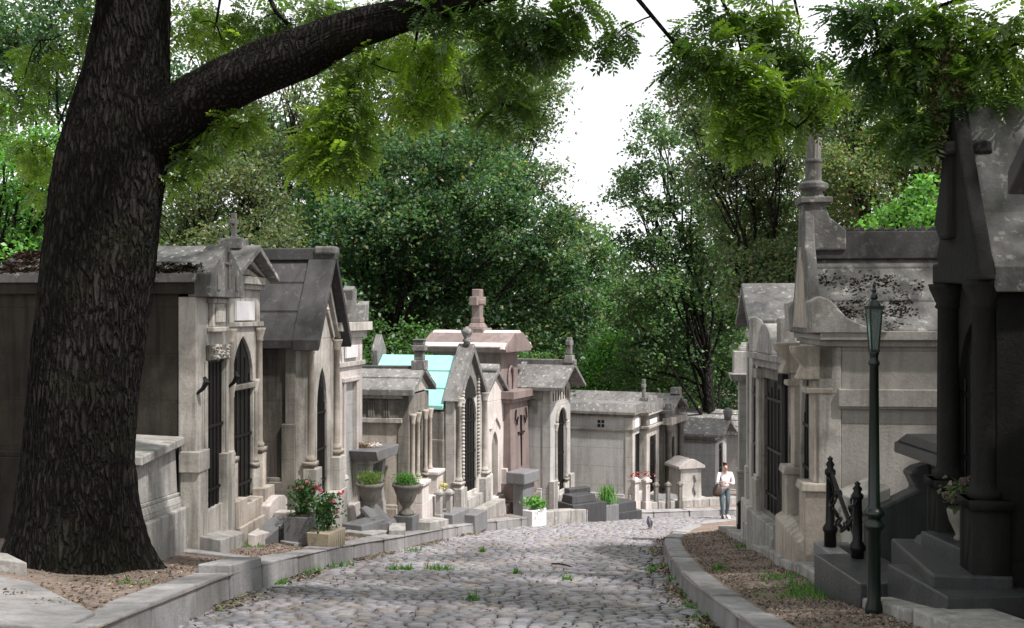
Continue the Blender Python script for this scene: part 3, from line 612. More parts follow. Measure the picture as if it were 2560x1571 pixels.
# grey gothic with arcaded frieze
c = Chapel('L', 'grey gothic chapel tomb with an arcaded frieze under its eaves and a gable cross', (1376, 27.0), (1426, 28.5), 1273)
dep = 2.1; h = c.h; ze, zr = c.z(968), c.z(905, 27.7)
c.body(ze-.05, dep, 'greywall', .55); c.facade(c.z(1010), .36, .38, c.z(1065), c.z(1024), 'greywall', 'round')
b = MB().ext([(-h, c.z(1010)), (h, c.z(1010)), (h, ze-.02), (0, zr-.15), (-h, ze-.02)], 0, .24); c.part('pediment', 'cream', b)
b = MB()
for k in range(7): x = -.6+.2*k; zz = c.z(1005); b.ext([(x-.035, zz), (x+.035, zz), (x+.035, zz+.62-abs(x)*.7), (x, zz+.7-abs(x)*.7), (x-.035, zz+.62-abs(x)*.7)], -.008, .0)
c.part('gable_slits', 'shadeblackstone', b, 0)
c.gable(ze, zr, dep, 'roofgrey', .16, .42, .1)
b = MB(); b.box(-.11, .11, -.44, dep+.06, zr-.08, zr+.07); 
b.ext([(-h-.2, ze+.05), (-h-.2, ze-.02), (0, zr-.0), (0, zr+.07)], .95, 1.12); c.part('roof_ribs', 'roofgrey', b)
b = MB(); b.box(-h-.06, h+.06, .22, dep+.05, c.z(1000), ze-.08); c.part('cornice', 'sootgrey', b)
b = MB()
for k in range(6):
    y = .38+.3*k; za = c.z(1035)
    b.frame([(y+.05, za), (y+.05, za+.1), (y+.08, za+.2), (y+.15, za+.23), (y+.22, za+.2), (y+.25, za+.1), (y+.25, za)], [(y, za), (y, za+.15), (y, za+.36), (y+.15, za+.36), (y+.3, za+.36), (y+.3, za+.15), (y+.3, za)], 0, .06)
for i, v in enumerate(b.v): b.v[i] = (-h-.06+v[1], v[0], v[2])
c.part('arcade', 'sootgrey', b, 0)
b = MB(); b.box(-.14, .14, -.4, -.12, zr-.02, zr+.2, .03); c.part('cross_base', 'roofgrey', b); c.cross(0, -.26, zr+.2, .46, .3, .13, 'roofgrey', False)
for x in (-.42, .42): c.column(x, .1, c.z(1062), .045, 'cream', -.02, ped=.6)
b = MB().tube([(-.38*math.cos(a), -.03, c.z(1065)+.45*math.sin(a)) for a in np.linspace(.05, math.pi-.05, 14)], .045, 6); c.part('arch_mould', 'cream', b, 0, smooth=True)
b = MB(); b.box(-h-.03, -h+.28, -.12, .03, -.5, .75); b.box(h-.28, h+.03, -.12, .03, -.5, .75); b.box(-.5, .5, -.08, .03, -.5, .3); c.part('plinth', 'tomb', b)
# wide plain grey ashlar tomb
c = Chapel('L', 'plain pale grey ashlar tomb with a four-hole vent in its blank side wall', (1582, 29.6), (1606, 30.7), 1263)
dep = 2.2; h = c.h; ze, zr = c.z(1036), c.z(1008, 30)
c.body(ze-.02, dep, 'greywall', .3); c.facade(ze-.1, .3, .3, c.z(1110), c.z(1090), 'pale', 'flat', .0, bars=False)
c.moulding([(c.z(1080), c.z(1074), .03), (ze-.09, ze-.02, .04), (ze-.02, ze+.06, .1)], 'sootgrey', dep)
b = MB(); b.ext([(-h-.1, ze+.06), (h+.1, ze+.06), (h-.1, zr), (-h+.1, zr)], -.1, dep+.1); c.part('roof', 'roofgrey', b)
b = MB()
for dy, dz in ((-.06, .06), (.06, .06), (-.06, -.06), (.06, -.06)): b.box(-h-.0, -h+.03, .98+dy-.04, .98+dy+.04, c.z(1062)+dz-.04, c.z(1062)+dz+.04)
c.part('vent', 'shadeblackstone', b, 0)
c.plaque(-.4, .4, c.z(1072), c.z(1050), -.03)
b = MB(); b.box(-h-.03, h+.03, -.1, .1, -.5, .3); b.box(-h-.05, -h+.25, -.12, 0, .3, .7); b.box(h-.25, h+.05, -.12, 0, .3, .7); c.part('plinth', 'pinkish', b)
# brown one with cross and pyramid acroteria
c = Chapel('L', 'brown stone chapel tomb with a slender cross above three little pointed acroteria', (1617, 30.3), (1648, 31.6), 1264)
dep = 1.6; h = c.h; ze, zr = c.z(1034), c.z(1008, 31)
c.body(ze, dep, 'sootgrey', .4); c.facade(c.z(1072), .36, .3, c.z(1112), c.z(1095), 'cream', 'flat')
c.moulding([(c.z(1072), c.z(1066), .1), (ze-.05, ze+.03, .1)], 'cream', .4); b = MB(); b.box(-h, h, 0, .24, c.z(1066), ze); c.part('attic', 'sootgrey', b)
b = MB()
for x, s_ in ((-h, .22), (0, .34), (h, .22)): b.ext([(x-s_, ze+.03), (x+s_, ze+.03), (x, ze+.1+s_*1.2)], -.12, .15)
c.part('acroterion', 'roofgrey', b); c.gable(ze+.03, zr, dep, 'roof', .06, .0, .08); c.cross(0, .3, zr+.1, .62, .28, .1, 'roofgrey'); c.plaque(-.4, .4, c.z(1064), c.z(1052), -.02)
# dark gabled one behind it
c = Chapel('L', 'dark chapel tomb with a projecting gable front, behind the slender cross tomb', (1662, 31.8), (1698, 33.3), 1262)
dep = 4.2; h = c.h; ze, zr = c.z(1026), c.z(983, 32.5)
c.body(ze, dep, 'sootshade', .5); c.facade(c.z(1060), .3, .3, c.z(1120), c.z(1100), 'sootgrey', 'flat')
b = MB().ext([(-h, c.z(1060)), (h, c.z(1060)), (h, ze), (0, zr-.08), (-h, ze)], 0, .24); c.part('pediment', 'sootgrey', b); c.gable(ze, zr, dep, 'roofgrey', .12, .3, .1)
b = MB(); b.box(-.16, .16, -.3, .05, zr-.03, zr+.2, .03); b.box(-h-.1, -h+.12, -.28, 0, ze-.08, ze+.24, .03); b.box(h-.12, h+.1, -.28, 0, ze-.08, ze+.24, .03); c.part('acroterion', 'roofgrey', b, .03)
for x in (-h+.12, h-.12): c.column(x, 0, c.z(1062), .1, 'sootgrey', -.1, ped=.6)
b = MB(); b.box(-h-.1, h+.1, -.26, .05, c.z(1062), c.z(1045)); c.part('cornice', 'cream', b)
# far ones at the end of the bend
c = Chapel('L', 'far grey chapel tomb with a bluish side window, at the end of the bend', (1788, 35), (1816, 36.6), 1258)
dep = 2.2; h = c.h; ze, zr = c.z(1086), c.z(1046, 35.8)
c.body(ze, dep, 'greywall', .4); c.facade(ze-.1, .3, .3, c.z(1130), c.z(1115), 'greywall', 'flat'); c.tri(ze-.1, zr-.05, 'greywall')
c.gable(ze, zr, dep, 'roof', .2, .35, .1); b = MB().box(-h-.01, -h+.03, 1.4, 1.75, c.z(1150), c.z(1117)); c.part('window', 'blue', b, 0)
b = MB().lathe([(.12, zr-.05), (.14, zr+.12), (.18, zr+.26), (.1, zr+.36), (.03, zr+.4)], 0, -.25, 10); c.part('finial', 'roofgrey', b, 0, smooth=True)
c.moulding([(ze-.3, ze-.22, .05)], 'sootgrey', dep)
c = Chapel('L', 'farthest tomb with a stepped stone roof, half hidden behind the capped pillar', (1862, 38.5), (1895, 40), 1252)
dep = 3; h = c.h; ze, zr = c.z(1082), c.z(1028, 39)
c.body(ze, dep, 'greywall', .4); c.facade(ze-.1, .3, .3, c.z(1130), c.z(1115), 'greywall', 'flat'); c.tri(ze-.1, zr-.05, 'greywall'); c.gable(ze, zr, dep, 'roof', .2, .2, .1, courses=4, lip=.06)
b = MB().box(-h-.01, -h+.03, 1.3, 1.6, c.z(1118), c.z(1100)); c.part('window', 'glass', b, 0)

MOSS = []
def moss(c, sg, over, ze, zr, y0, y1, a0, a1, n, lump, cols, size=.05, pw=1.0):
    k = max(1, n//lump); ky = rng.uniform(y0, y1, k); ka = a0+(a1-a0)*rng.uniform(0, 1, k)**1.4
    y = np.repeat(ky, lump)+rng.normal(0, .07, k*lump); a = np.clip(np.repeat(ka, lump)+rng.normal(0, .045, k*lump), .02, .97); hh = c.h+over
    C = np.c_[sg*hh*(1-a), y, ze+(zr-ze)*a**pw+.012+rng.uniform(0, .012, len(a))]
    leaves(C, size, tones(len(C), cols, [1]*len(cols), .3), c.root, 'moss', 'moss', 1.2, .8)
# ---- right row ---------------------------------------------------------------
c = Chapel('R', 'big chapel tomb with a tall stone roof and crested ridge, behind the lamp post', (2047, 11.0), (1988, 12.45), 1424)
dep = 2.75; h = c.h; ze, zr = c.z(832), c.z(628, 11.7)
c.body(ze-.02, dep, 'rightwall', 0); 
b = MB(); b.box(-h-.02, h+.06, .22, dep+.05, -.5, c.z(1300)); b.box(-h-.02, h+.045, .222, dep+.04, c.z(1300), c.z(1278)); b.box(-h, h+.02, .224, dep+.02, c.z(1278), c.z(1262)); c.part('plinth', 'rightwall', b, .02)
b = MB(); b.box(-h, h+.05, .2, dep+.03, c.z(1016), c.z(972)); b.box(-h, h+.035, .205, dep+.02, c.z(1021), c.z(1016)); c.part('string_course', 'rightwall', b, .015)
c.moulding([(c.z(866), c.z(850), .04), (c.z(850), ze+.02, .1)], 'rightwall', dep, 'cornice', .1)
b = MB(); hh = h+.08
n = 9
def rp_(a): return hh*(1-a), ze+(zr-ze)*(a**1.18)
for sg in (-1, 1):
    for k in range(3):
        a0, a1 = [0, .42, .8][k], [.46, .84, 1][k]
        pts = [rp_(a0+(a1-a0)*i/4) for i in range(5)]; pts = [(sg*x, z+(.03*(1-i/4))) for i, (x, z) in enumerate(pts)]
        b.ext(pts+[(x, z-.12) for x, z in pts[::-1]], .0+.002*k, dep+.1-.002*k)
c.part('roof', 'roofgrey', b, .012)
zk = c.z(577, 11.7)
b = MB(); b.box(-.15, .15, .02, dep+.12, zr-.1, zk-.02, .03)
rs = random.Random(9)
for k in range(24): y = .1+k*.115; b.ext([(y, zk-.05), (y+.1, zk-.05), (y+.085, zk+rs.uniform(.01, .035)), (y+.05, zk+rs.uniform(.03, .05)), (y+.015, zk+.01)], -.06, .06, 'x')
c.part('ridge_crest', 'roofdark', b, .01)
moss(c, 1, .08, ze, zr, .15, 1.0, .25, .72, 900, 45, [(.02, .018, .014), (.05, .035, .022), (.035, .03, .015)], .032, 1.18); moss(c, 1, .08, ze, zr, .3, 1.5, .45, .6, 120, 12, [(.02, .018, .014), (.05, .035, .022)], .04, 1.18); moss(c, 1, .08, ze, zr, .3, .9, .03, .08, 200, 20, [(.02, .018, .014), (.04, .035, .015)], .04, 1.18)
moss(MA, -1, .1, *MAz, .0, 1.3, .05, .4, 700, 24, [(.03, .022, .015), (.06, .05, .02), (.02, .016, .012)], .05); moss(MA, -1, .1, *MAz, 1.9, 2.75, .05, .95, 1500, 20, [(.1, .06, .045), (.06, .04, .03), (.14, .09, .07)], .055)
c.facade(c.z(866), .36, .35, c.z(1080), c.z(930), 'cream', 'round')
b = MB()
zt_ = zk+.02
for sg in (-1, 1): b.ext([(sg*(h+.08), ze-.02), (sg*(h+.06), ze+.16), (sg*.5, ze+.42), (sg*.22, zr+.1), (sg*.15, zt_+.3), (0, zt_+.3), (0, ze-.02)], -.06, .06)
c.part('pediment', 'roofgrey', b, .02)
b = MB().ext([(-.45, ze+.05), (.45, ze+.05), (.2, zr-.25), (0, zr+.05), (-.2, zr-.25)], -.075, -.06); c.part('gable_panel', 'warm', b, 0)
b = MB().ext([(h+.02, ze+.0), (h+.02, ze+.42), (h-.0, ze+.46)], -.0, .1)
# scrolled ear on the eave corner (profile along the side)
prof = [(-.1, ze), (-.12, ze+.34), (-.02, ze+.4), (.1, ze+.36), (.28, ze+.16), (.5, ze+.06), (.7, ze+.02), (.7, ze)]
b = MB().ext(prof, h-.16, h+.12, 'x'); b.ext(prof, -h-.12, -h+.16, 'x'); c.part('scroll_ear', 'tomb', b, .03)
prof = [(.0, zr), (.0, zt_+.34), (.16, zt_+.32), (.24, zt_+.12), (.42, zk), (.42, zr)]
b = MB().ext(prof, -.17, .17, 'x'); c.part('ridge_block', 'roofgrey', b, .02)
zt2 = zt_+.34
b = MB(); b.box(-.2, .2, -.1, .26, zt2-.05, zt2+.02); b.lathe([(.14, zt2), (.1, zt2+.1), (.17, zt2+.13), (.17, zt2+.19), (.095, zt2+.22), (.09, zt2+.42), (.105, zt2+.45), (.09, zt2+.48)], 0, .08, 14)
c.part('finial_pedestal', 'roofgrey', b, .01)
b = MB(); z9 = zt2+.46; ztop = c.z(318, 11.9)
for k in range(9):
    a = 2*math.pi*k/9; r0, r1 = .045, .075; x, y = math.cos(a), math.sin(a)
    b.tube([(x*r0, .08+y*r0, z9), (x*(r0+.02), .08+y*(r0+.02), z9+.3), (x*r1, .08+y*r1, z9+.6), (x*r1*1.1, .08+y*r1, ztop-.12)], [.04, .04, .05, .045], 6)
b.lathe([(.06, z9), (.09, z9+.5), (.12, ztop-.12), (.13, ztop-.06), (.17, ztop-.05), (.16, ztop)], 0, .08, 12); c.part('broken_column', 'tomb', b, 0)
for x in (h-.14, -h+.14):
    b = MB(); b.box(x-.12, x+.12, -.06, .16, .95, c.z(950)); b.ext([(-.22, c.z(950)), (.16, c.z(950)), (.16, c.z(866)), (-.28, c.z(866)), (-.26, c.z(885)), (-.16, c.z(915))], x-.14, x+.14, 'x'); b.box(x-.17, x+.17, -.16, .16, -.5, .9); b.box(x-.2, x+.2, -.2, .16, .86, .95, .02)
    b.box(x-.15, x+.15, -.14, .16, c.z(985), c.z(970)); c.part('pilaster', 'warm', b, .015)
b = MB(); b.ext([(-.24, -.6), (.3, -.6), (.3, .38), (-.12, .38), (-.24, .3)], -h-.05, h+.02, 'x'); c.part('step', 'warm', b, .02)
# row of thin fronts beyond it
c = Chapel('R', 'dark streaked tomb front with rounded fin-shaped acroteria, next beyond the crested roof', (1972, 13.0), (1893, 14.7), 1388)
dep = 1.9; h = c.h; zt = c.z(918)
c.body(zt-.1, dep, 'rightwall', 0); c.facade(zt-.05, .46, .35, c.z(1010), c.z(960), 'sootgrey', 'flat')
c.moulding([(zt-.06, zt+.05, .06), (zt+.05, zt+.14, .12)], 'tomb', dep)
b = MB(); ear = [(.0, .0), (.0, .5), (.06, .52), (.16, .46), (.22, .3), (.24, .0)]
for x in (-h+.0, h-.16): b.ext([(y-.12, zt+.14+z) for y, z in ear], x, x+.16, 'x')
b.ext([(x*.42, zt+.14+.42*math.sin(math.acos(max(-1, min(1, x))))) for x in np.linspace(-1, 1, 13)], -.12, .14); c.part('acroterion', 'tomb', b, .02)
b = MB(); b.box(-h+.05, h-.05, .14, dep, zt+.14, zt+.3, .1); c.part('roof', 'roofgrey', b, .02)
for x in (-h+.14, h-.14):
    b = MB(); b.box(x-.09, x+.09, -.04, .02, .8, zt-.1); b.box(x-.13, x+.13, -.09, .02, -.5, .75); b.box(x-.11, x+.11, -.07, .02, .75, .8); b.box(x-.12, x+.12, -.08, .02, zt-.24, zt-.1); c.part('pilaster', 'shadeblackstone' if x > 0 else 'cream', b, .012)
b = MB(); b.box(-h, h, -.16, .05, -.5, .3); b.ext([(-.24, -.5), (.05, -.5), (.05, .72), (-.03, .72), (-.07, .4), (-.22, .2)], h-.12, h+.02, 'x'); c.part('step', 'tomb', b, .02)
c = Chapel('R', 'tomb with a plain smooth gabled roof, between the fin-topped front and the capped pillar', (1903, 14.9), (1870, 17.0), 1350)
dep = 2.0; h = c.h; ze, zr = c.z(800), c.z(708, 16.0)
c.body(ze-.05, dep, 'rightwall', 0); c.facade(ze-.35, .5, .3, c.z(1000), c.z(900), 'pale', 'pointed')
b = MB().ext([(-h, ze-.35), (h, ze-.35), (h, ze-.02), (0, zr-.06), (-h, ze-.02)], 0, .24); c.part('pediment', 'pinkish', b)
c.gable(ze, zr, dep, 'roofgrey', .12, .2, .14); c.moulding([(ze-.3, ze-.2, .04)], 'pale', dep)
for x in (-h+.1, h-.1): b = MB(); b.box(x-.09, x+.09, -.03, .02, .0, ze-.4); b.box(x-.12, x+.12, -.06, .02, -.5, .8); c.part('pilaster', 'pale', b, .012)
b = MB(); b.box(-h, h, -.12, .05, -.5, .26); c.part('step', 'pale', b, .02)
c = Chapel('R', 'slim tomb whose tall front pillar carries a square capped block, beyond the smooth gabled roof', (1893, 17.4), (1872, 19.0), 1330)
dep = 1.6; h = c.h; zt = c.z(960)
c.body(zt, dep, 'rightwall', 0); c.facade(zt, .5, .3, c.z(1010), c.z(985), 'cream', 'flat'); 
x = -h+.1
b = MB(); b.box(x-.13, x+.13, -.2, .05, .85, zt-.05); b.box(x-.16, x+.16, -.23, .05, -.5, .8); b.box(x-.18, x+.18, -.25, .05, .8, .86); b.box(x-.15, x+.15, -.22, .06, zt-.2, zt-.14); c.part('pillar', 'pale', b, .012)
b = MB(); b.box(x-.17, x+.17, -.3, .1, zt+.08, zt+.52); b.box(x-.22, x+.22, -.33, .12, zt-.05, zt+.1, -.05); b.box(x-.1, x+.1, -.2, .02, zt+.52, zt+.6); b.box(x-.08, x+.08, -.18, 0, zt+.6, zt+.68, .03); c.part('capital', 'tomb', b, .015)
b = MB(); b.box(-h, h, -.02, dep, zt, zt+.14); b.box(h-.3, h, -.06, dep, zt+.14, zt+.4, .04); c.part('roof', 'roofgrey', b, .02)
# nearest on the right: dark gothic front, its deep shade put into the stone colour
c = Chapel('R', 'shade-dark gothic tomb with pale slab roof and rough-edged gable, next to the scroll tomb', (2492, 7.7), (2380, 8.8), 1500)
dep = 2.6; h = c.h; ze, zr = c.z(668), c.z(262, 8.2)
c.body(ze-.1, dep, 'shadeblackstone', .8); c.facade(ze-.05, .4, .3, c.z(1000), c.z(800), 'shadeblackstone')
b = MB(); hh = h+.1
for sg in (-1, 1):
    b.ext([(sg*hh, ze), (sg*hh*.42, ze+(zr-ze)*.34), (sg*hh*.42, ze+(zr-ze)*.34-.14), (sg*hh, ze-.2)], -.045, dep+.1)
    b.ext([(sg*hh*.44, ze+(zr-ze)*.32), (.0, zr), (0, zr-.16), (sg*hh*.44, ze+(zr-ze)*.32-.16)], -.043, dep+.098)
c.part('roof', 'roofgrey', b, .015)
b = MB().ext([(-h, ze-.05), (h, ze-.05), (h*.5, ze+.18), (.05, zr-.45), (-.05, zr-.45), (-h*.5, ze+.18)], .0, .2); c.part('pediment', 'shadeblackstone', b)
b = MB(); rs = random.Random(11); zl = zr-ze
out_ = [((h+.15)*(1-t)+rs.uniform(-.012, .012), ze-.1+(zl+.14)*t) for t in np.linspace(0, .97, 9)]+[(-(h+.15)*t, ze+.04+zl*(1-t)) for t in np.linspace(.04, .72, 7)]
out_ += [(-h*.62, ze+zl*.2), (-h*.78, ze+zl*.1), (-h*.6, ze-.02), (-h*.3, ze-.1), (h*.5, ze-.12)]
b.ext(out_, -.17, -.05); c.part('gable_front', 'shadeblackstone', b, .02)
b = MB(); b.box(-.12, .12, -.24, .1, zr-1.1, zr-.3, .02); b.box(-.15, .15, -.27, .12, zr-.42, zr-.3, .02); c.part('apex_block', 'shadeblackstone', b, .03)
for x in (-h+.12, -.48, .48, h-.12): c.column(x, .0, ze-.1, .09, 'shadeblackstone', -.06, ped=.8)
b = MB(); b.box(-h-.03, h+.03, -.16, .1, ze-.1, ze+.08); c.part('entablature', 'shadeblackstone', b, .02)
b = MB(); b.box(-h-.08, h+.08, -.5, .1, -.5, .2); c.part('step', 'darkgranite', b, .02)
c = Chapel('R', 'tomb of which only an overhanging dark gable corner shows, nearer than the shade-dark gothic tomb', (3150, 5.2), (2660, 6.6), 1620)
dep = 2.6; h = c.h; ze, zr = c.z(430, 6.6), c.z(-80, 6.0)
c.body(ze-.1, dep, 'shadeblackstone', .8); c.facade(ze-.05, .4, .3, 1.9, 2.3, 'sootgrey'); c.tri(ze-.05, zr-.1, 'shadeblackstone'); c.gable(ze, zr, dep, 'roofdark', .16, .3, .14, courses=2)
# ------------------------------------------------------------------ trees
def crown_points(blobs, per, sub=.55, rnd=rng, hollow=.55):
    """leaf positions: blobs (x,y,z,rx,ry,rz) -> clumps on and inside each blob -> leaves in each clump. Returns points, clump id"""
    out = []; ids = []; cid = 0
    for (x, y, z, rx, ry, rz, dens) in blobs:
        area = rx*rz*12; nc = max(6, int(area*dens/(sub*sub*1.9)))
        d = rng.normal(size=(nc, 3)); d /= np.linalg.norm(d, axis=1)[:, None]; r = rng.uniform(hollow, 1.03, nc)**.8
        cc = np.array([x, y, z])+d*r[:, None]*np.array([rx, ry, rz])
        cs = sub*rng.uniform(.55, 1.35, nc)
        for c_, s_ in zip(cc, cs):
            m = max(5, int(per*1.9*(s_/sub)**2*rng.uniform(.6, 1.3)))
            p = rng.normal(size=(m, 3))*np.array([.52, .52, .3])*s_; p[:, 2] -= .25*(p[:, 0]**2+p[:, 1]**2)/s_
            out.append(c_+p); ids.append(np.full(m, cid)); cid += 1
    return np.concatenate(out), np.concatenate(ids)
DARK = [(.034, .075, .04), (.048, .1, .046), (.07, .13, .05), (.16, .165, .065)]
def limb(mb, a, b, r0, r1, sag=0, n=7, wob=.15):
    a = Vector(a); b = Vector(b); L = (b-a).length; pts = []
    for i in range(n+1):
        t = i/n; p = a.lerp(b, t)+Vector((rng.normal(), rng.normal(), rng.normal()))*wob*L*.12*math.sin(math.pi*t); p.z += sag*L*math.sin(math.pi*t); pts.append(p)
    mb.tube(pts, [r0+(r1-r0)*(i/n)**.8 for i in range(n+1)], 7)
def tree(label, trunk_px, D, blobs_px, group, cols=DARK, wts=(4, 4, 2, .8), size=.2, per=24, sub=.6, trunk_r=.35, dens=1.0, side=None, jitD=3, lean=0, base=None, thick=.9, bare=0, hollow=.55, name='background_tree'):
    """blobs given as (px, py, r_px, r_py[, dD]) at distance D"""
    bx = (trunk_px-1280)/2500*D; zb = base if base is not None else float(plane(D))-.1
    root = empty(name, (bx, D, zb), 0, label, 'tree', group)
    B = []
    for q in blobs_px:
        px, py, rx, ry = q[:4]; d = D+(q[4] if len(q) > 4 else rng.uniform(-jitD, jitD)); p = P(px, py, d); k = d/2500
        B.append((p.x-bx, p.y-D, p.z-zb, rx*k, max(rx, ry)*k*thick, ry*k, dens))
    pts, ids = crown_points(B, per*1.9, sub, hollow=hollow)
    cl = rng.normal(0, .2, ids.max()+1)
    tn = tones(len(pts), cols, wts, .13)*(1+cl[ids])[:, None]
    leaves(pts, size*.76, tn, root)
    zc = np.array([b[2] for b in B]); top = np.average(zc)*.75
    tb = MB(); cx = np.mean([b[0] for b in B])*.35; cy = np.mean([b[1] for b in B])*.3
    tp = [(lean*t*2+cx*t*t+rng.normal()*.08*t, cy*t*t, -.4+(top+.4)*t) for t in np.linspace(0, 1, 9)]
    tb.tube(tp, [trunk_r*(1.35 if i == 0 else 1)*(1-.55*i/8) for i in range(9)], 12); tb.build('trunk', 'bark2', root, 0, True)
    for b in B:
        mb = MB(); k = rng.integers(3, 7); s0 = tp[k]
        limb(mb, s0, (b[0], b[1], b[2]+b[5]*.2), trunk_r*.26, .025, .06)
        for j in range(4+bare):
            q = rng.normal(size=3); q /= np.linalg.norm(q); e = (b[0]+q[0]*b[3]*.9, b[1]+q[1]*b[4]*.9, b[2]+q[2]*b[5]*.9)
            m = Vector(s0).lerp(Vector((b[0], b[1], b[2])), rng.uniform(.6, .95)); limb(mb, m, e, .04, .008, .05, 5)
        mb.build('branch', 'bark2', root, 0, True)
    return root
GB = 'trees behind the tombs'
BROWNISH = [(.055, .08, .04), (.075, .1, .045), (.1, .12, .055), (.15, .13, .075)]
BRIGHT = [(.06, .16, .035), (.09, .21, .045), (.12, .25, .055)]
PALE = [(.065, .105, .056), (.085, .13, .066), (.115, .15, .075), (.18, .165, .1)]
FAR = [(.06, .13, .05), (.09, .17, .06), (.12, .2, .08)]
tree('massive dark linden with yellow flower tufts, above the pink granite monument', 915, 35,
     [(760, 560, 150, 90), (900, 640, 170, 110), (1060, 560, 170, 110), (1200, 660, 170, 120), (1330, 720, 110, 130), (1000, 450, 160, 90), (1180, 470, 150, 90), (1320, 560, 110, 90), (700, 680, 110, 90), (830, 760, 130, 90),
      (1010, 770, 140, 90), (1240, 810, 130, 80), (1390, 620, 70, 90), (900, 380, 120, 70), (1120, 370, 120, 70), (1400, 850, 60, 90), (1280, 430, 80, 50), (1420, 740, 60, 80), (1120, 700, 150, 100), (960, 560, 150, 100)], GB, trunk_r=.42, per=30, jitD=2.5, size=.21)
tree('tall tree whose leafy top edge borders the white sky, behind the dark linden', 1180, 47,
     [(1340, 130, 70, 70), (1280, 210, 90, 70), (1370, 215, 35, 50), (1320, 310, 65, 55), (1200, 130, 90, 80), (1220, 290, 100, 80), (1120, 230, 100, 90), (1150, 380, 110, 80), (1260, 400, 70, 35), (1350, 440, 60, 40), (1425, 540, 45, 45), (1420, 600, 65, 55)], GB, PALE, (3, 4, 3, 1), .26, 18, .75, .35, jitD=2, dens=1.4)
tree('thin brownish tree with bare twigs showing, above the lichened roof', 520, 27,
     [(450, 560, 80, 60), (560, 600, 90, 60), (660, 540, 80, 70), (500, 480, 80, 60), (620, 450, 80, 60), (430, 640, 60, 50), (700, 620, 60, 60)], GB, BROWNISH, (3, 4, 3, 1), .16, 18, .5, .2, dens=1.6, jitD=1.5, bare=4)
tree('open crowned tree with sky showing through, above the great arching branch', 700, 42,
     [(470, 60, 80, 70), (600, 110, 100, 80), (740, 60, 100, 80), (860, 130, 100, 80), (980, 60, 110, 80), (520, 230, 80, 70), (680, 300, 100, 80), (820, 250, 100, 70), (960, 200, 100, 80), (1090, 90, 90, 80), (600, 380, 100, 80), (760, 400, 100, 70), (1060, 310, 90, 70)], GB, PALE, (3, 4, 2, 1.4), .24, 13, .7, .3, dens=1.5, jitD=2.5, bare=4)
tree('light green tree showing beside the great trunk, above the mossy roof', -60, 24,
     [(10, 420, 80, 70), (90, 360, 70, 60), (20, 530, 90, 70), (110, 480, 70, 80), (100, 580, 70, 60), (-60, 330, 100, 90), (40, 620, 90, 50), (150, 640, 60, 50)], GB, BRIGHT, (3, 3, 1), .17, 22, .5, .25, jitD=1.5)
tree('dark leafy tree behind the left trunk and mossy roof', 200, 33,
     [(60, 180, 150, 120), (200, 300, 140, 120), (320, 420, 130, 110), (60, 560, 150, 100), (300, 600, 150, 100), (-60, 420, 130, 130), (120, 40, 150, 120), (-120, 160, 130, 160), (380, 180, 90, 110)], GB, DARK, (4, 4, 2, .3), .22, 22, .65, .3, jitD=2.5)
tree('dense dark tree with a straight trunk bare below, behind the walking person', 1785, 40,
     [(1600, 480, 70, 60), (1660, 380, 80, 70), (1640, 560, 90, 80), (1720, 490, 90, 80), (1600, 680, 70, 90), (1690, 690, 100, 90), (1790, 600, 100, 90), (1600, 830, 70, 90), (1690, 860, 80, 80), (1800, 740, 100, 80), (1830, 860, 90, 70), (1740, 290, 70, 60), (1620, 300, 40, 25), (1575, 440, 35, 30), (1700, 960, 90, 50), (1580, 940, 50, 50)], GB, [(.042, .085, .042), (.06, .11, .05), (.085, .14, .06), (.14, .15, .07)], (4, 4, 3, .6), .22, 24, .6, .3, jitD=2.5)
tree('tall thin topped tree with pinkish flower heads, behind the smooth gabled roof', 1900, 33,
     [(1730, 230, 70, 60), (1800, 300, 90, 70), (1880, 400, 100, 80), (1800, 430, 90, 70), (1950, 520, 100, 80), (1860, 560, 100, 80), (1960, 340, 90, 80), (2060, 420, 100, 90), (1880, 680, 100, 80), (1990, 660, 90, 80), (2080, 560, 90, 70)], GB, PALE, (3, 4, 3, 1.6), .17, 19, .5, .28, dens=1.8, jitD=2, bare=2)
tree('yellowish tree above the crested ridge of the big roof', 2200, 30,
     [(2150, 300, 90, 80), (2240, 380, 100, 80), (2120, 420, 80, 80), (2200, 500, 110, 70), (2330, 300, 100, 90), (2330, 440, 90, 80), (2440, 220, 100, 90), (2120, 230, 70, 60), (2280, 180, 90, 80), (2450, 380, 100, 100), (2550, 280, 100, 120), (2560, 480, 100, 100)], GB, [(.06, .1, .04), (.085, .13, .05), (.12, .15, .06), (.19, .16, .08)], (3, 4, 3, 1.6), .15, 19, .48, .26, dens=1.8, jitD=1.5, bare=3)
tree('bright green young tree just over the crested roof', 2310, 17,
     [(2270, 520, 60, 40), (2330, 560, 60, 35), (2240, 560, 50, 30), (2310, 490, 40, 30)], GB, BRIGHT, (2, 3, 2), .13, 20, .32, .07, jitD=.6)
tree('hazy pale tree far down in the gap', 1490, 75,
     [(1480, 600, 60, 60), (1520, 690, 50, 70), (1450, 680, 60, 70), (1500, 800, 70, 80), (1440, 790, 60, 70), (1425, 570, 30, 30)], GB, FAR, (3, 3, 2), .38, 20, 1.0, .35, jitD=3)
tree('bright bushy tree behind the grey gothic tomb and plain ashlar tomb', 1490, 43,
     [(1470, 900, 70, 60), (1530, 880, 50, 60), (1450, 970, 60, 50), (1530, 960, 60, 50), (1400, 930, 50, 60), (1570, 1000, 40, 40)], GB, BRIGHT, (4, 3, 1), .2, 26, .55, .15, jitD=1.2)
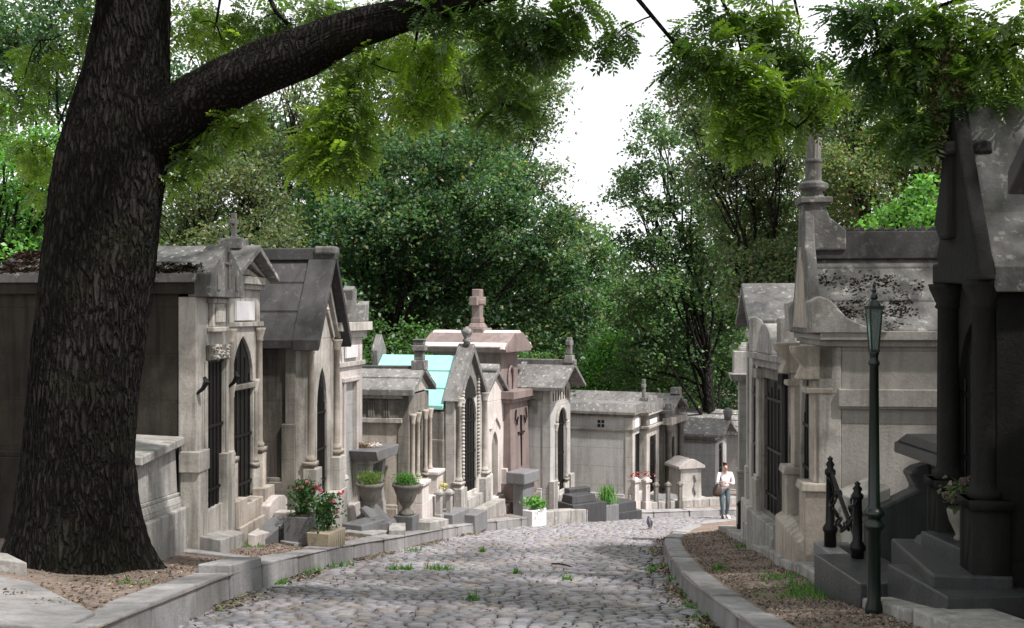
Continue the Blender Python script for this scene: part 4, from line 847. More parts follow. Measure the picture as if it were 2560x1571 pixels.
tree('shaded undergrowth tree behind the green copper roof', 980, 30,
     [(960, 900, 90, 60), (1060, 870, 90, 60), (900, 840, 60, 60), (1150, 900, 80, 70), (1000, 980, 130, 60), (1240, 930, 90, 70), (1340, 930, 60, 60), (860, 930, 60, 70)], GB, [(.04, .09, .03), (.055, .12, .035), (.08, .15, .04)], (3, 3, 1), .17, 20, .45, .14, dens=.7, jitD=1.2)
tree('dark broad tree at the end of the road above the far tombs', 1660, 52,
     [(1600, 960, 90, 60), (1700, 1010, 100, 50), (1800, 980, 100, 70), (1880, 900, 110, 90), (1640, 880, 90, 70), (1760, 880, 100, 70), (1540, 1000, 80, 60), (1960, 820, 100, 90), (2020, 720, 100, 90), (1900, 1050, 90, 60), (1420, 1000, 90, 70)], GB, DARK, (4, 4, 1, .1), .28, 22, .8, .35, jitD=2)
tree('dark hedge-like tree behind the left tombs', 600, 30,
     [(600, 640, 140, 70), (760, 700, 110, 90), (480, 690, 130, 70), (860, 800, 90, 70), (350, 680, 120, 70), (150, 700, 150, 70), (700, 820, 140, 90)], GB, DARK, (4, 4, 1, .2), .2, 20, .6, .2, jitD=1.5)
# a wood further off closes the view between the trunks
def far_wood():
    B = []
    for k in range(190):
        px = rng.uniform(-700, 3300); D = rng.uniform(78, 115); x = (px-1280)/2500*D; r = rng.uniform(4.5, 7)
        w = r*2500/D
        if px < 1490: gap = 1405-px; ymin = -60 if gap > w else 560
        else: gap = px-1640; ymin = 60 if gap > w else 570
        if abs(px-1500) < 60: ymin = 600
        if k % 2: ymin = max(ymin, 480)
        top = (785-ymin)/2500*D-r; z = rng.uniform(-5, max(-3, top))
        B.append((x, D, z, r, 4, r*.9, .6))
    pts, ids = crown_points(B, 22, 1.5, hollow=.3); cl = rng.normal(0, .2, ids.max()+1)
    o = leaves(pts, .55, tones(len(pts), FAR+DARK, (.8, .8, .5, 2, 2, 1.4, .2))*(1+cl[ids])[:, None], None, 'far_wood')
    tag(o, 'dense green wood closing the view far behind the tombs', 'wood', None, 'stuff')
far_wood()
# ------------------------------------------------------------------ the great tree at the left
def noisy_tube(pts, rads, n, rows, amp, freq, seed):
    """tapered trunk with furrowed bark ridges cut into the surface"""
    r = np.random.default_rng(seed); pts = np.array(pts, float); rads = np.array(rads, float)
    d = np.r_[0, np.cumsum(np.linalg.norm(np.diff(pts, axis=0), axis=1))]; s = np.linspace(0, d[-1], rows)
    def smooth(y):
        h = .0
        return np.interp(s, d, y)
    C = np.stack([smooth(pts[:, i]) for i in range(3)], 1); Rr = smooth(rads)
    k = np.ones(9)/9
    for i in range(3): C[:, i] = np.convolve(np.pad(C[:, i], 4, mode='reflect', reflect_type='odd'), k, 'valid')
    Rr = np.convolve(np.pad(Rr, 4, mode='edge'), k, 'valid')
    T = np.gradient(C, axis=0); T /= np.linalg.norm(T, axis=1)[:, None]
    ref = np.array([0, 1, 0.]); U = np.cross(T, ref); U /= np.linalg.norm(U, axis=1)[:, None]; W = np.cross(U, T)
    a = np.linspace(0, 2*np.pi, n, endpoint=False); A, S = np.meshgrid(a, s)
    f = np.zeros_like(A)
    for q in range(10):
        m = r.integers(freq//2, freq*2); ph = r.uniform(0, 6.28); w = r.uniform(.5, 2.2); ph2 = r.uniform(0, 6.28)
        f += np.abs(np.sin(m*A/2*1.0+ph+1.5*np.sin(w*S*2+ph2)+.9*np.sin(5*w*S+ph)))*r.uniform(.5, 1)
    f /= 10; big = .05*np.sin(3*A+S*.7)+.035*np.sin(2*A-1.3*S+1)+.03*np.sin(5*A+2.1*S)
    rad = Rr[:, None]*(1+big)+amp*(f-.45)*2
    V = C[:, None]+U[:, None]*(rad*np.cos(A))[..., None]+W[:, None]*(rad*np.sin(A))[..., None]
    i = np.arange(rows-1)[:, None]*n+np.arange(n)[None]; j = np.arange(rows-1)[:, None]*n+(np.arange(n)[None]+1) % n
    return V.reshape(-1, 3), np.stack([i, j, j+n, i+n], -1).reshape(-1, 4)
TD = 11.0; base = P(190, 1430, TD); hero = empty('shade_tree', (base.x, TD, base.z), 0, 'huge dark barked tree whose heavy limb arches over the road', 'tree')
HP = lambda px, py, D=TD: np.array(P(px, py, D)-Vector((base.x, TD, base.z)))
prof = [(185, 1470, 215), (186, 1425, 192), (188, 1380, 175), (190, 1300, 161), (198, 1150, 144), (222, 900, 142), (246, 700, 140), (272, 520, 139), (288, 400, 137), (300, 300, 124), (318, 180, 108), (330, 60, 98), (340, -120, 90), (355, -350, 80), (380, -650, 60), (400, -900, 35)]
V, F = noisy_tube([HP(x, y) for x, y, r in prof], [r*.91*TD/2500 for x, y, r in prof], 400, 520, .04, 84, 3)
nb = len(V); z = V[:, 2]; ang_ = np.arctan2(V[:, 1]-HP(190, 1400)[1], V[:, 0]-HP(190, 1400)[0]); fl = np.exp(-np.maximum(z+.1, 0)*2.6)
V[:, 0] += np.cos(ang_)*fl*(.16*np.maximum(0, np.sin(4*ang_+.6))); V[:, 1] += np.sin(ang_)*fl*(.16*np.maximum(0, np.sin(4*ang_+.6)))
npmesh('trunk', V, F, 'bark', hero, smooth=True)
lp = [(330, 400, 70, .1), (380, 345, 82, .05), (430, 305, 80, -.05), (485, 262, 72, -.15), (535, 230, 68, -.22), (579, 206, 66, -.3), (640, 177, 66, -.4), (705, 152, 66, -.5), (775, 126, 62, -.6), (846, 88, 50, -.75), (910, 66, 46, -.9), (980, 48, 40, -1), (1100, 16, 33, -1.2), (1200, -15, 28, -1.4), (1330, -70, 24, -1.6), (1500, -150, 18, -1.8)]
V, F = noisy_tube([HP(x, y, TD+dd) for x, y, r, dd in lp], [r*(TD+dd)/2500 for x, y, r, dd in lp], 120, 260, .022, 44, 5)
npmesh('limb', V, F, 'bark', hero, smooth=True)
TW = []          # twigs: list of (points px, D, r0, r1)
def twig(pts, D, r0=.02, r1=.006): TW.append((pts, D, r0, r1))
twig([(905, 160), (885, 210), (850, 290), (835, 340), (812, 385), (800, 410)], 10.3, .024, .008)
twig([(1045, 70), (1035, 130), (1060, 150), (1010, 180), (985, 180), (930, 160)], 10.1, .016, .006)
twig([(1055, 150), (1075, 190), (1110, 220)], 10.1, .01, .004); twig([(1140, 30), (1145, 80), (1150, 100)], 10, .008, .004); twig([(1180, 10), (1210, 50), (1260, 60)], 9.9, .012, .005)
twig([(1270, -40), (1290, 60), (1275, 160), (1255, 260)], 9.8, .012, .004); twig([(650, -60), (690, 30), (720, 60)], 11.6, .03, .02); twig([(560, -60), (540, 60), (555, 100)], 11.8, .02, .008)
twig([(560, 290), (600, 310), (640, 300)], 10.8, .01, .004); twig([(470, 330), (480, 380), (460, 420)], 10.9, .012, .004)
twig([(1580, -20), (1630, 40), (1680, 100), (1725, 150), (1760, 165), (1830, 190), (1900, 235), (1960, 300), (1990, 320)], 9.2, .022, .006)
twig([(1790, -30), (1820, 30), (1845, 95), (1860, 160)], 9.4, .018, .008); twig([(1870, 220), (1850, 260), (1835, 300)], 9.2, .009, .004); twig([(1895, 230), (1930, 280), (1960, 310)], 9.2, .01, .004)
twig([(1980, -30), (2000, 60), (1985, 150)], 9.6, .016, .006)
# clusters of feathery compound leaves: px, py, rx, ry, D, tone (0 deep .. 1 bright), number
CL = [(600, 305, 65, 40, 10.8, .7, 46), (545, 330, 50, 30, 10.9, .5, 26), (480, 385, 50, 55, 11, .55, 40), (440, 440, 35, 40, 11, .6, 18), (470, 50, 60, 60, 12.2, .6, 36), (545, 80, 70, 50, 12, .75, 46), (640, 50, 80, 60, 12, .35, 50), (720, 40, 50, 40, 12, .2, 26), (800, 20, 50, 25, 12, .3, 20),
      (880, 170, 45, 45, 10.3, .55, 30), (880, 240, 65, 60, 10.3, .75, 50), (830, 300, 65, 60, 10.3, .85, 60), (900, 300, 40, 50, 10.3, .6, 34), (800, 350, 50, 45, 10.3, .9, 44), (780, 400, 55, 40, 10.3, .9, 44), (840, 410, 60, 40, 10.3, .75, 50), (880, 360, 45, 50, 10.3, .7, 36),
      (1040, 130, 70, 60, 10.1, .95, 44), (1090, 120, 60, 60, 10.1, .9, 36), (1060, 200, 60, 50, 10.2, .9, 36), (1090, 250, 60, 45, 10.2, .95, 36), (1030, 260, 50, 40, 10.2, .9, 28), (940, 130, 60, 40, 10.3, .8, 26),
      (1090, 30, 55, 35, 9.8, .15, 34), (1200, 20, 90, 40, 9.8, .25, 60), (1300, 50, 110, 60, 9.7, .25, 90), (1390, 60, 70, 60, 9.7, .3, 50), (1440, 20, 50, 40, 9.7, .3, 30), (1340, 120, 60, 45, 9.7, .2, 40), (1240, 120, 70, 50, 9.8, .3, 46), (1270, 200, 55, 50, 9.8, .35, 38), (1250, 275, 60, 45, 9.8, .3, 40), (1310, 260, 40, 35, 9.8, .3, 20), (1410, 110, 30, 40, 9.7, .3, 16),
      (1545, 80, 42, 32, 9.4, .3, 24), (1530, 115, 28, 22, 9.4, .25, 12),
      (1720, 80, 40, 35, 9.3, .3, 18), (1770, 120, 65, 50, 9.2, .55, 44), (1700, 160, 40, 50, 9.2, .15, 26), (1840, 160, 70, 50, 9.2, .65, 54), (1800, 200, 60, 35, 9.2, .3, 34), (1890, 220, 70, 50, 9.2, .75, 56), (1940, 250, 50, 45, 9.2, .6, 36), (1850, 290, 60, 40, 9.2, .75, 40), (1880, 330, 60, 35, 9.2, .8, 40), (1840, 350, 40, 35, 9.2, .6, 20), (1920, 310, 40, 35, 9.2, .6, 20),
      (1800, 30, 55, 45, 9.4, .25, 34), (1870, 60, 60, 60, 9.5, .35, 44), (1930, 40, 55, 50, 9.5, .55, 40), (1960, 120, 55, 60, 9.6, .4, 44), (2000, 190, 60, 60, 9.6, .2, 46), (2050, 210, 40, 35, 9.1, .9, 22), (2080, 240, 40, 30, 9.1, .9, 16), (2020, 280, 45, 45, 9.4, .3, 26), (2030, 140, 40, 50, 9.7, .25, 22),
      (100, 400, 60, 40, 12.5, .8, 26), (120, 470, 50, 40, 12.5, .75, 22), (70, 360, 60, 40, 12.5, .6, 22), (30, 250, 90, 70, 12, .4, 40), (100, 150, 90, 70, 12, .4, 40), (220, 60, 90, 70, 12, .4, 36)]
CR = [(2130, 30, 80, 50, 8.6, .05, 56), (2200, 70, 80, 60, 8.5, .1, 60), (2170, 130, 60, 50, 8.5, .1, 40), (2280, 60, 90, 60, 8.4, .4, 70), (2350, 40, 80, 60, 8.4, .45, 56), (2280, 140, 90, 50, 8.4, .45, 60), (2370, 120, 80, 60, 8.4, .45, 56), (2220, 200, 60, 40, 8.5, .2, 34), (2260, 220, 50, 40, 8.5, .3, 30), (2440, 60, 70, 50, 8.3, .6, 40), (2450, 150, 80, 60, 8.3, .8, 52), (2510, 110, 60, 50, 8.3, .6, 36), (2520, 200, 60, 50, 8.3, .5, 36), (2480, 240, 60, 40, 8.3, .25, 34),
      (2380, 250, 55, 50, 8.4, .2, 36), (2270, 320, 60, 40, 8.4, .25, 40), (2300, 280, 50, 40, 8.4, .2, 30), (2250, 350, 45, 30, 8.4, .3, 24), (2330, 330, 30, 50, 8.4, .15, 18), (2400, 190, 60, 50, 8.3, .4, 36), (2550, 40, 60, 60, 8.2, .4, 30)]
def pinnate_template(npairs=6):
    vs = []
    L = .25
    for i in range(npairs):
        t = (i+1.0)/(npairs+.6); x = L*t; dz = -.28*L*t*t
        for sg in (-1, 1):
            ll = .082*(1-.35*abs(t-.45)); d = np.array([.45, sg*.86, -.18]); d /= np.linalg.norm(d); n = np.array([sg*-.86, .45, 0]); c = np.array([x, 0, dz])
            w = .019
            vs += [c, c+d*ll*.5+n*w, c+d*ll, c+d*ll*.5-n*w]
    c = np.array([L*.97, 0, -.27*L]); vs += [c, c+[.025, .011, -.01], c+[.056, 0, -.02], c+[.025, -.011, -.01]]
    return np.array(vs)
TPL = pinnate_template()
def sprays(C, dirs, scale, tone, parent, name):
    n = len(C); x = dirs/np.linalg.norm(dirs, axis=1)[:, None]; z = rng.normal(size=(n, 3))*.5+np.array([0, 0, 1.]); z -= (z*x).sum(1)[:, None]*x; z /= np.linalg.norm(z, axis=1)[:, None]; y = np.cross(z, x)
    Rm = np.stack([x, y, z], 1); V = np.einsum('kj,nji->nki', TPL, Rm)*scale[:, None, None]+C[:, None]
    V += rng.normal(0, .003, V.shape); m = TPL.shape[0]
    T = np.repeat(tone, m, 0)*(1+rng.normal(0, .12, (n*m//4, 1))).repeat(4, 0)
    return npmesh(name, V.reshape(-1, 3), np.arange(n*m).reshape(-1, 4), 'pinnate', parent, np.clip(T, .004, .9))
def fol(clusters, origin, parent, name='crown', mult=1.7):
    C = []; Dr = []; T = []; S = []
    for px, py, rx, ry, D, br, n in clusters:
        n = int(n*mult); k = D/2500; c = np.array(P(px, py, D))-origin
        q = rng.normal(size=(n, 3)); q /= np.linalg.norm(q, axis=1)[:, None]; r = rng.uniform(.15, .8, n)[:, None]
        o = q*r*np.array([rx*k, max(rx, ry)*k*.8, ry*k]); C.append(c+o)
        d = q*np.array([1, 1, .6])+rng.normal(0, .45, (n, 3))+np.array([0, 0, -.5]); Dr.append(d); S.append(np.clip(rng.normal(.85, .17, n), .5, 1.25))
        t0 = np.array([.028, .07, .02])*(1-br)+np.array([.18, .265, .04])*br; T.append(np.clip(t0*(1+rng.normal(0, .2, (n, 1))), .005, .9))
    return sprays(np.concatenate(C), np.concatenate(Dr), np.concatenate(S), np.concatenate(T), parent, name)
O1 = np.array((base.x, TD, base.z)); 
for pts, D, r0, r1 in TW:
    mb = MB(); q = [HP(x, y, D) for x, y in pts]; mb.tube(q, [r0+(r1-r0)*i/(len(q)-1) for i in range(len(q))], 6); mb.build('twig', 'bark', hero, 0, True)
fol(CL, O1, hero)
def twigs_to(clusters, near, origin, parent, D0):
    near = np.array(near, float)
    for px, py, rx, ry, D, br, n in clusters:
        k = np.argmin(np.hypot(near[:, 0]-px, near[:, 1]-py)); q = near[k]; a = np.array(P(q[0], q[1], q[2]))-origin; e = np.array(P(px+rng.normal(0, 6), py+ry*.5, D))-origin
        mb = MB(); limb(mb, a, e, .009, .003, .06, 5, .5); mb.build('twig', 'bark', parent, 0, True)
        for j in range(3):
            m_ = a+(e-a)*rng.uniform(.5, .95); f_ = np.array(P(px+rng.uniform(-.9, .9)*rx, py+rng.uniform(-.6, .9)*ry, D+rng.uniform(-.15, .15)))-origin
            mb = MB(); limb(mb, m_, f_, .005, .002, .05, 4, .5); mb.build('twig', 'bark', parent, 0, True)
NP = [(x, y, D) for pts, D, r0, r1 in TW for x, y in pts]+[(x, y, TD+dd) for x, y, r, dd in lp[3:]]+[(1300, -40, 9.8), (1420, -30, 9.7), (1545, -20, 9.4), (1690, -20, 9.3), (1920, -20, 9.5), (100, 100, 11.5), (250, 300, 11.4)]
twigs_to([c_ for c_ in CL if c_[6] > 15], NP, O1, hero, TD)
# unseen part of its crown: limbs and leaf masses added to shade the foreground
B = []; mbs = []
for (x, y, z, r) in [(-5, 10, 7.2, 2.0), (-2.5, 9, 7.6, 2.0), (0, 9.5, 7.4, 1.9), (-6.5, 13, 7.8, 2.2), (-3.5, 13, 8.2, 2.2), (-.5, 12.5, 8, 2.), (-4, 6, 7, 2), (-1, 6, 7, 2), (2, 7.5, 7.2, 1.8), (-7, 7, 6.5, 2.2), (-8, 11, 7, 2.2), (-2, 11, 10, 2.4), (-5, 11, 10, 2.4), (1.8, 10.6, 7.4, 1.6), (-4, 2, 6.6, 2.4), (0, 2, 7, 2.4), (-7, -1, 6, 2.6), (-2, -3, 6.4, 2.6), (2, -2, 6.6, 2.4), (-5, -7, 4.8, 2.6), (-1, -9, 4.6, 2.8), (3, -7, 5, 2.6), (-9, 3, 5, 2.6), (-9, 8, 6, 2.4), (-9, 13, 6.4, 2.4), (-6.5, 16, 8, 2.2), (-3.6, 16, 8.4, 2.2), (-.8, 15.4, 8.2, 2.1), (2, 14.6, 8, 2), (4.4, 13.4, 8.2, 2), (2.2, 12.2, 7.6, 1.8), (-9, 16.5, 7, 2.3)]:
    B.append((x-O1[0], y-O1[1], z-O1[2], r, r, r*.62, .8)); mb = MB(); limb(mb, HP(345, -200), (x-O1[0], y-O1[1], z-O1[2]), .14, .03, .12); mb.build('limb', 'bark', hero, 0, True)
pts, ids = crown_points(B, 13, .6); leaves(pts, .17, tones(len(pts), [(.04, .1, .025), (.06, .14, .03)], (1, 1)), hero, 'unseen_shade_crown', 'pinnate')
# second overhanging tree, its trunk out of view to the right
r2o = np.array((7.2, 7.0, gz(7.2, 7, 'R'))); t2 = empty('overhanging_tree', r2o, 0, 'dark leafy boughs with hanging clumps of dry brown pods, above the shade-dark gothic tomb', 'tree')
mb = MB(); mb.tube([(0, 0, -.3), (-.05, .05, 2), (-.2, .1, 4), (-.6, .2, 6)], [.34, .26, .22, .17], 12); mb.build('trunk', 'bark', t2, 0, True)
for a, b_, r0 in [((-.3, .1, 4.6), (2330, 20, 8.4), .07), ((-.3, .1, 4.4), (2480, 130, 8.3), .05), ((-.4, .1, 5), (2150, -10, 8.6), .06)]:
    mb = MB(); e = np.array(P(*b_))-r2o; limb(mb, a, e, r0, .014, .08, 9); mb.build('limb', 'bark', t2, 0, True)
for p_ in ([(2300, 60), (2310, 150), (2340, 200), (2380, 190), (2440, 175), (2500, 165)], [(2310, 110), (2320, 180), (2300, 240), (2250, 200)], [(2330, 200), (2345, 280), (2340, 340), (2345, 400)], [(2180, 20), (2200, 120), (2230, 210)]):
    mb = MB(); q = [np.array(P(x, y, 8.4))-r2o for x, y in p_]; mb.tube(q, [.012-.007*i/(len(q)-1) for i in range(len(q))], 6); mb.build('twig', 'bark', t2, 0, True)
fol(CR, r2o, t2, mult=1.15)
twigs_to(CR[::2], [(2150, -10, 8.6), (2300, 0, 8.4), (2330, 20, 8.4), (2300, 60, 8.4), (2340, 200, 8.4), (2440, 175, 8.4), (2500, 165, 8.4), (2480, 130, 8.3), (2345, 340, 8.4), (2230, 210, 8.4), (2200, 120, 8.4)], r2o, t2, 8.4)
for px, py, rx, ry, n in [(2355, 140, 35, 40, 160), (2385, 200, 30, 45, 190), (2400, 235, 22, 20, 80), (2340, 260, 25, 60, 150), (2345, 350, 20, 45, 90)]:
    q = rng.normal(0, .45, (n, 3)); C = np.array(P(px, py, 8.3))-r2o+q*np.array([rx, rx, ry])*8.3/2500
    leaves(C, .045, tones(len(C), [(.2, .14, .08), (.13, .09, .05), (.26, .19, .11)], (1, 1, 1)), t2, 'dry_pods', 'litter', asp=.5)
B = [(x-r2o[0], y-r2o[1], z-r2o[2], r, r, r*.6, .8) for x, y, z, r in [(5.5, 7.5, 4.6, 1.6), (7.5, 8, 5.4, 2), (4.2, 6, 5.2, 1.6), (6.5, 5, 5.4, 1.8), (8.5, 6, 6, 2), (5.5, 9.5, 6.6, 1.8), (8, 10, 5.6, 2), (3.4, 8.2, 6.6, 1.5), (6, 1, 5.4, 2.4), (8.5, 2.5, 5, 2.4), (3.2, 6.5, 7.4, 1.9), (5, 4, 7.2, 2.2), (7.5, 5.5, 7.4, 2.2), (6.4, 9.2, 7.6, 2), (3, 3.5, 7.6, 2.2), (5.2, 7.4, 8.6, 2.2), (6.6, 11.8, 7.8, 1.9), (8.2, 13, 7.4, 2), (5, 10.4, 7.6, 1.8), (5, -4, 4.6, 2.6), (9, -2, 4.4, 2.6), (9.5, 5, 3.6, 2.2)]]
pts, ids = crown_points(B, 14, .55); leaves(pts, .16, tones(len(pts), [(.03, .08, .022), (.045, .11, .026)], (1, 1)), t2, 'unseen_shade_crown', 'pinnate')  # leaf masses out of view, added to shade the road and right-hand tombs
# ------------------------------------------------------------------ graves, planters and small things on the left
def rot_to(a, b): d = b-a; return math.atan2(d.y, d.x)
# sarcophagus beside the great trunk: its long side faces the road
a, b_ = P(352, 785, 11.4), P(458, 785, 13.25); a.z = b_.z = 0; w = (b_-a).length; m_ = (a+b_)/2; zb = (785-1345)/2500*12.0
t = empty('stone_tomb', (m_.x, m_.y, zb), rot_to(a, b_), 'weathered grey sarcophagus tomb with a sloping lid on a block plinth, beside the great trunk', 'tomb')
h = w/2
def sag(b):
    for i, (x, y, z) in enumerate(b.v): b.v[i] = (x, y, z-.17*max(0, min(1, (x+h)/w))*max(0, min(1, (1.0-z)/.5)))
    return b
b = sag(MB().box(-h-.04, h+.14, -.07, 1.0, -.5, .3)); b.build('plinth', 'tomb', t, .02)
b = MB(); b.box(-h, h, 0, .95, .3, .36); b.box(-h, h, 0, .95, .36, .45, .03); b.box(-h+.035, h-.035, .035, .92, .45, .5); b.box(-h+.06, h-.06, .06, .9, .5, .96, .02); sag(b).build('chest', 'tomb', t, .012)
b = MB(); b.ext([(-.02, .955), (.97, .955), (.97, 1.12), (-.02, 1.06)], -h-.02, h+.02, 'x'); b.build('lid', 'tomb', t, .015)
# paving slabs at the bottom left corner
V = [P(-90, 1590, 9.3), P(60, 1600, 8.9), P(232, 1524, 9.9), P(75, 1468, 11.2), P(-120, 1462, 11.4)]
def flat_slab(label, pts, top, name='paving_slab', mat='kerb', th=.12, cat='paving slab'):
    z = np.mean([gz(p[0], p[1]) for p in pts])
    b = MB().ext([(p[0]-pts[0][0], p[1]-pts[0][1]) for p in pts], -th, top, 'z'); 
    for i, v in enumerate(b.v): b.v[i] = (v[0], v[1], v[2]+gz(pts[0][0]+v[0], pts[0][1]+v[1]))
    o = b.build(name, mat, None, .015); o.location = (pts[0][0], pts[0][1], 0); return tag(o, label, cat)
gp = lambda px, D: ((px-1280)/2500*D, D)
flat_slab('large pale grey paving slab sunk in the dirt between kerb and great trunk', [gp(-300, 7.2), gp(150, 7.2), gp(238, 7.95), gp(78, 9.3), gp(-200, 9.45)], .03)
flat_slab('thick stone step with a rough edge at the foot of the great trunk', [gp(-160, 9.75), gp(68, 9.8), gp(20, 10.35), gp(-200, 10.4)], .13, 'stone_step', 'tomb', cat='step')
flat_slab('thin stone strip laid across the dirt towards the raised kerb block', [gp(452, 13.0), gp(622, 12.75), gp(626, 12.95), gp(460, 13.25)], .035, 'stone_strip', 'kerb', cat='edging')
for lb, pts, tp, mt in [('grey step slab before the sooty chapel front', [gp(492, 13.3), gp(552, 13.15), gp(612, 14.3), gp(560, 14.6)], .2, 'tomb'), ('pinkish step slab before the gothic chapel front', [gp(618, 14.35), gp(640, 14.35), gp(690, 15.6), gp(650, 15.9)], .17, 'pinkish'), ('curved grey step slab beside the beige planter', [gp(700, 15.3), gp(735, 15.0), gp(800, 15.7), gp(760, 16.3)], .05, 'tomb'),
                        ('long grey slab in front of the scroll-topped pale tomb', [gp(850, 17.6), gp(930, 17.4), gp(1000, 18.9), gp(930, 19.4)], .06, 'tomb'), ('weathered step slab below the pinkish pedestals', [gp(1025, 19.5), gp(1075, 19.4), gp(1122, 20.8), gp(1075, 21.2)], .17, 'tomb')]:
    flat_slab(lb, pts, tp, 'step_slab', mt, cat='step')
def oriented(px, D, rz, name, label, cat, group=None, dz=0, side='L'):
    x = (px-1280)/2500*D; return empty(name, (x, D, gz(x, D, side)+dz), rz, label, cat, group)
RL = R(80)
# low white tomb and its kerb stones
t = oriented(690, 16.2, RL, 'low_tomb', 'low pinkish white tomb slab with a rounded top, between gothic chapel and flower planters', 'tomb')
MB().box(-.42, .5, -.2, 1.1, -.4, .2).build('base', 'pinkish', t, .02); MB().ext([(-.36, .2), (.36, .2), (.36, .55), (.25, .62), (0, .66), (-.25, .62), (-.36, .55)], -.05, 1.0).build('slab', 'pinkish', t, .02)
t = oriented(682, 15.4, RL, 'tomb_kerb', 'grey granite grave border with a fallen plaque, in front of the low pinkish white tomb', 'grave border')
MB().ext([(-.5, -.3), (.45, -.3), (.45, .3), (-.5, .16)], -.1, .2).build('border', 'granite', t, .015); MB().ext([(-.4, -.3), (-.1, -.3), (.05, .62), (-.02, .66), (-.4, .3)], .35, .42).build('plaque', 'granite', t, .01)
MB().box(.5, .72, -.16, .2, -.3, .36).build('post', 'pinkish', t, .015)
# flower planters
def flowers(parent, cx, cy, z, w, d, hgt, n, nf, petal, name_f='blossom', leafc=((.03, .085, .025), (.05, .13, .035)), lsz=.075):
    C = np.c_[rng.normal(0, .45, n)*w/2+cx, rng.normal(0, .45, n)*d/2+cy, z+hgt*rng.beta(1.6, 1.6, n)]
    leaves(C, lsz, tones(n, leafc, (1, 1)), parent, 'foliage', up=.2, asp=.5)
    mb = MB()
    for k in range(10):
        x, y = rng.normal(0, .2, 2)*(w, d); mb.tube([(cx+x*.3, cy+y*.3, z-.05), (cx+x, cy+y, z+hgt*rng.uniform(.5, .95))], [.008, .004], 5)
    mb.build('stem', M['leafstem'], parent, 0)
    for k in range(nf):
        x, y = rng.normal(0, .42, 2)*(w*.6, d*.6); zz = z+hgt*rng.uniform(.35, 1.05); mb = MB(); cc = Vector((cx+x, cy+y, zz)); r = rng.uniform(.03, .05)
        C = np.array(cc)+rng.normal(0, .35, (9, 3))*r
        leaves(C, r*1.5, tones(9, petal, [1]*len(petal), .12), parent, name_f, 'petal', .2, .9)
M['leafstem'] = plain('green stem', (.05, .1, .03), .7)
PINK = [(.6, .08, .2), (.66, .17, .3), (.7, .3, .38)]
t = oriented(762, 15.5, R(76), 'flower_planter', 'tall grey box planter with bushy pink flowers, farther of the two flower planters', 'planter', 'flower planters')
b = MB(); b.box(-.28, .28, -.2, .22, -.1, .48); b.build('box', 'granite', t, .012); MB().box(-.25, .25, -.17, .19, .48, .49).build('soil', 'bed', t)
flowers(t, 0, 0, .5, .6, .42, .5, 460, 11, PINK)
t = oriented(816, 15.1, R(70), 'flower_planter', 'small ribbed beige planter with pink and red flowers, nearer of the two flower planters', 'planter', 'flower planters')
b = MB(); b.box(-.24, .24, -.17, .17, .0, .27, -.02)
for k in range(9): x = -.22+.055*k; b.box(x-.014, x+.014, -.195, -.175, .01, .25)
b.build('box', 'beige', t, .008); MB().box(-.22, .22, -.15, .15, .25, .262).build('soil', 'bed', t)
flowers(t, 0, 0, .27, .55, .4, .55, 480, 10, PINK+[(.7, .05, .06), (.85, .45, .4)])
# table tomb with flowers on it, urns and broken granite around it
t = oriented(935, 20.0, R(75), 'table_tomb', 'table tomb: thick dark slab on carved stone supports, with flowers left on its top', 'tomb')
tz = (785-1118)/2500*20-t.location.z
b = MB(); b.ext([(-.62, tz), (-.5, tz-.2), (.5, tz-.2), (.62, tz)], -.3, .95); b.build('table_slab', 'granite', t, .015)
MB().box(-.4, .4, -.1, .8, tz-.3, tz-.2).build('frieze', 'tomb', t, .015)
for x in (-.32, .32):
    b = MB().ext([(-.06, -.2), (.16, -.2), (.13, .15), (.05, .45), (.14, .75), (.2, tz-.3), (-.1, tz-.3), (-.04, .75), (-.1, .4), (-.12, .1)], x-.08, x+.08, 'x'); b.build('support', 'tomb', t, .02)
MB().box(-.36, .36, .15, .75, -.3, tz-.3).build('core', 'tomb', t, .02)
wr = empty('flower_wreath', (t.location.x-.3, t.location.y-.05, t.location.z+tz), 0, 'dried brown and white flower wreath lying on the dark table slab', 'wreath')
C = rng.normal(0, .45, (170, 3))*np.array([.2, .13, .05])+np.array([0, 0, .05]); leaves(C, .06, tones(170, [(.3, .2, .12), (.4, .3, .2), (.2, .14, .09)], (1, 1, 1)), wr, 'dried_flowers', 'petal', .3, .8)
C = rng.normal(0, .45, (80, 3))*np.array([.13, .1, .04])+np.array([.32, 0, .05]); leaves(C, .055, tones(80, [(.75, .75, .68)], [1]), wr, 'white_flowers', 'petal', .3, .8)
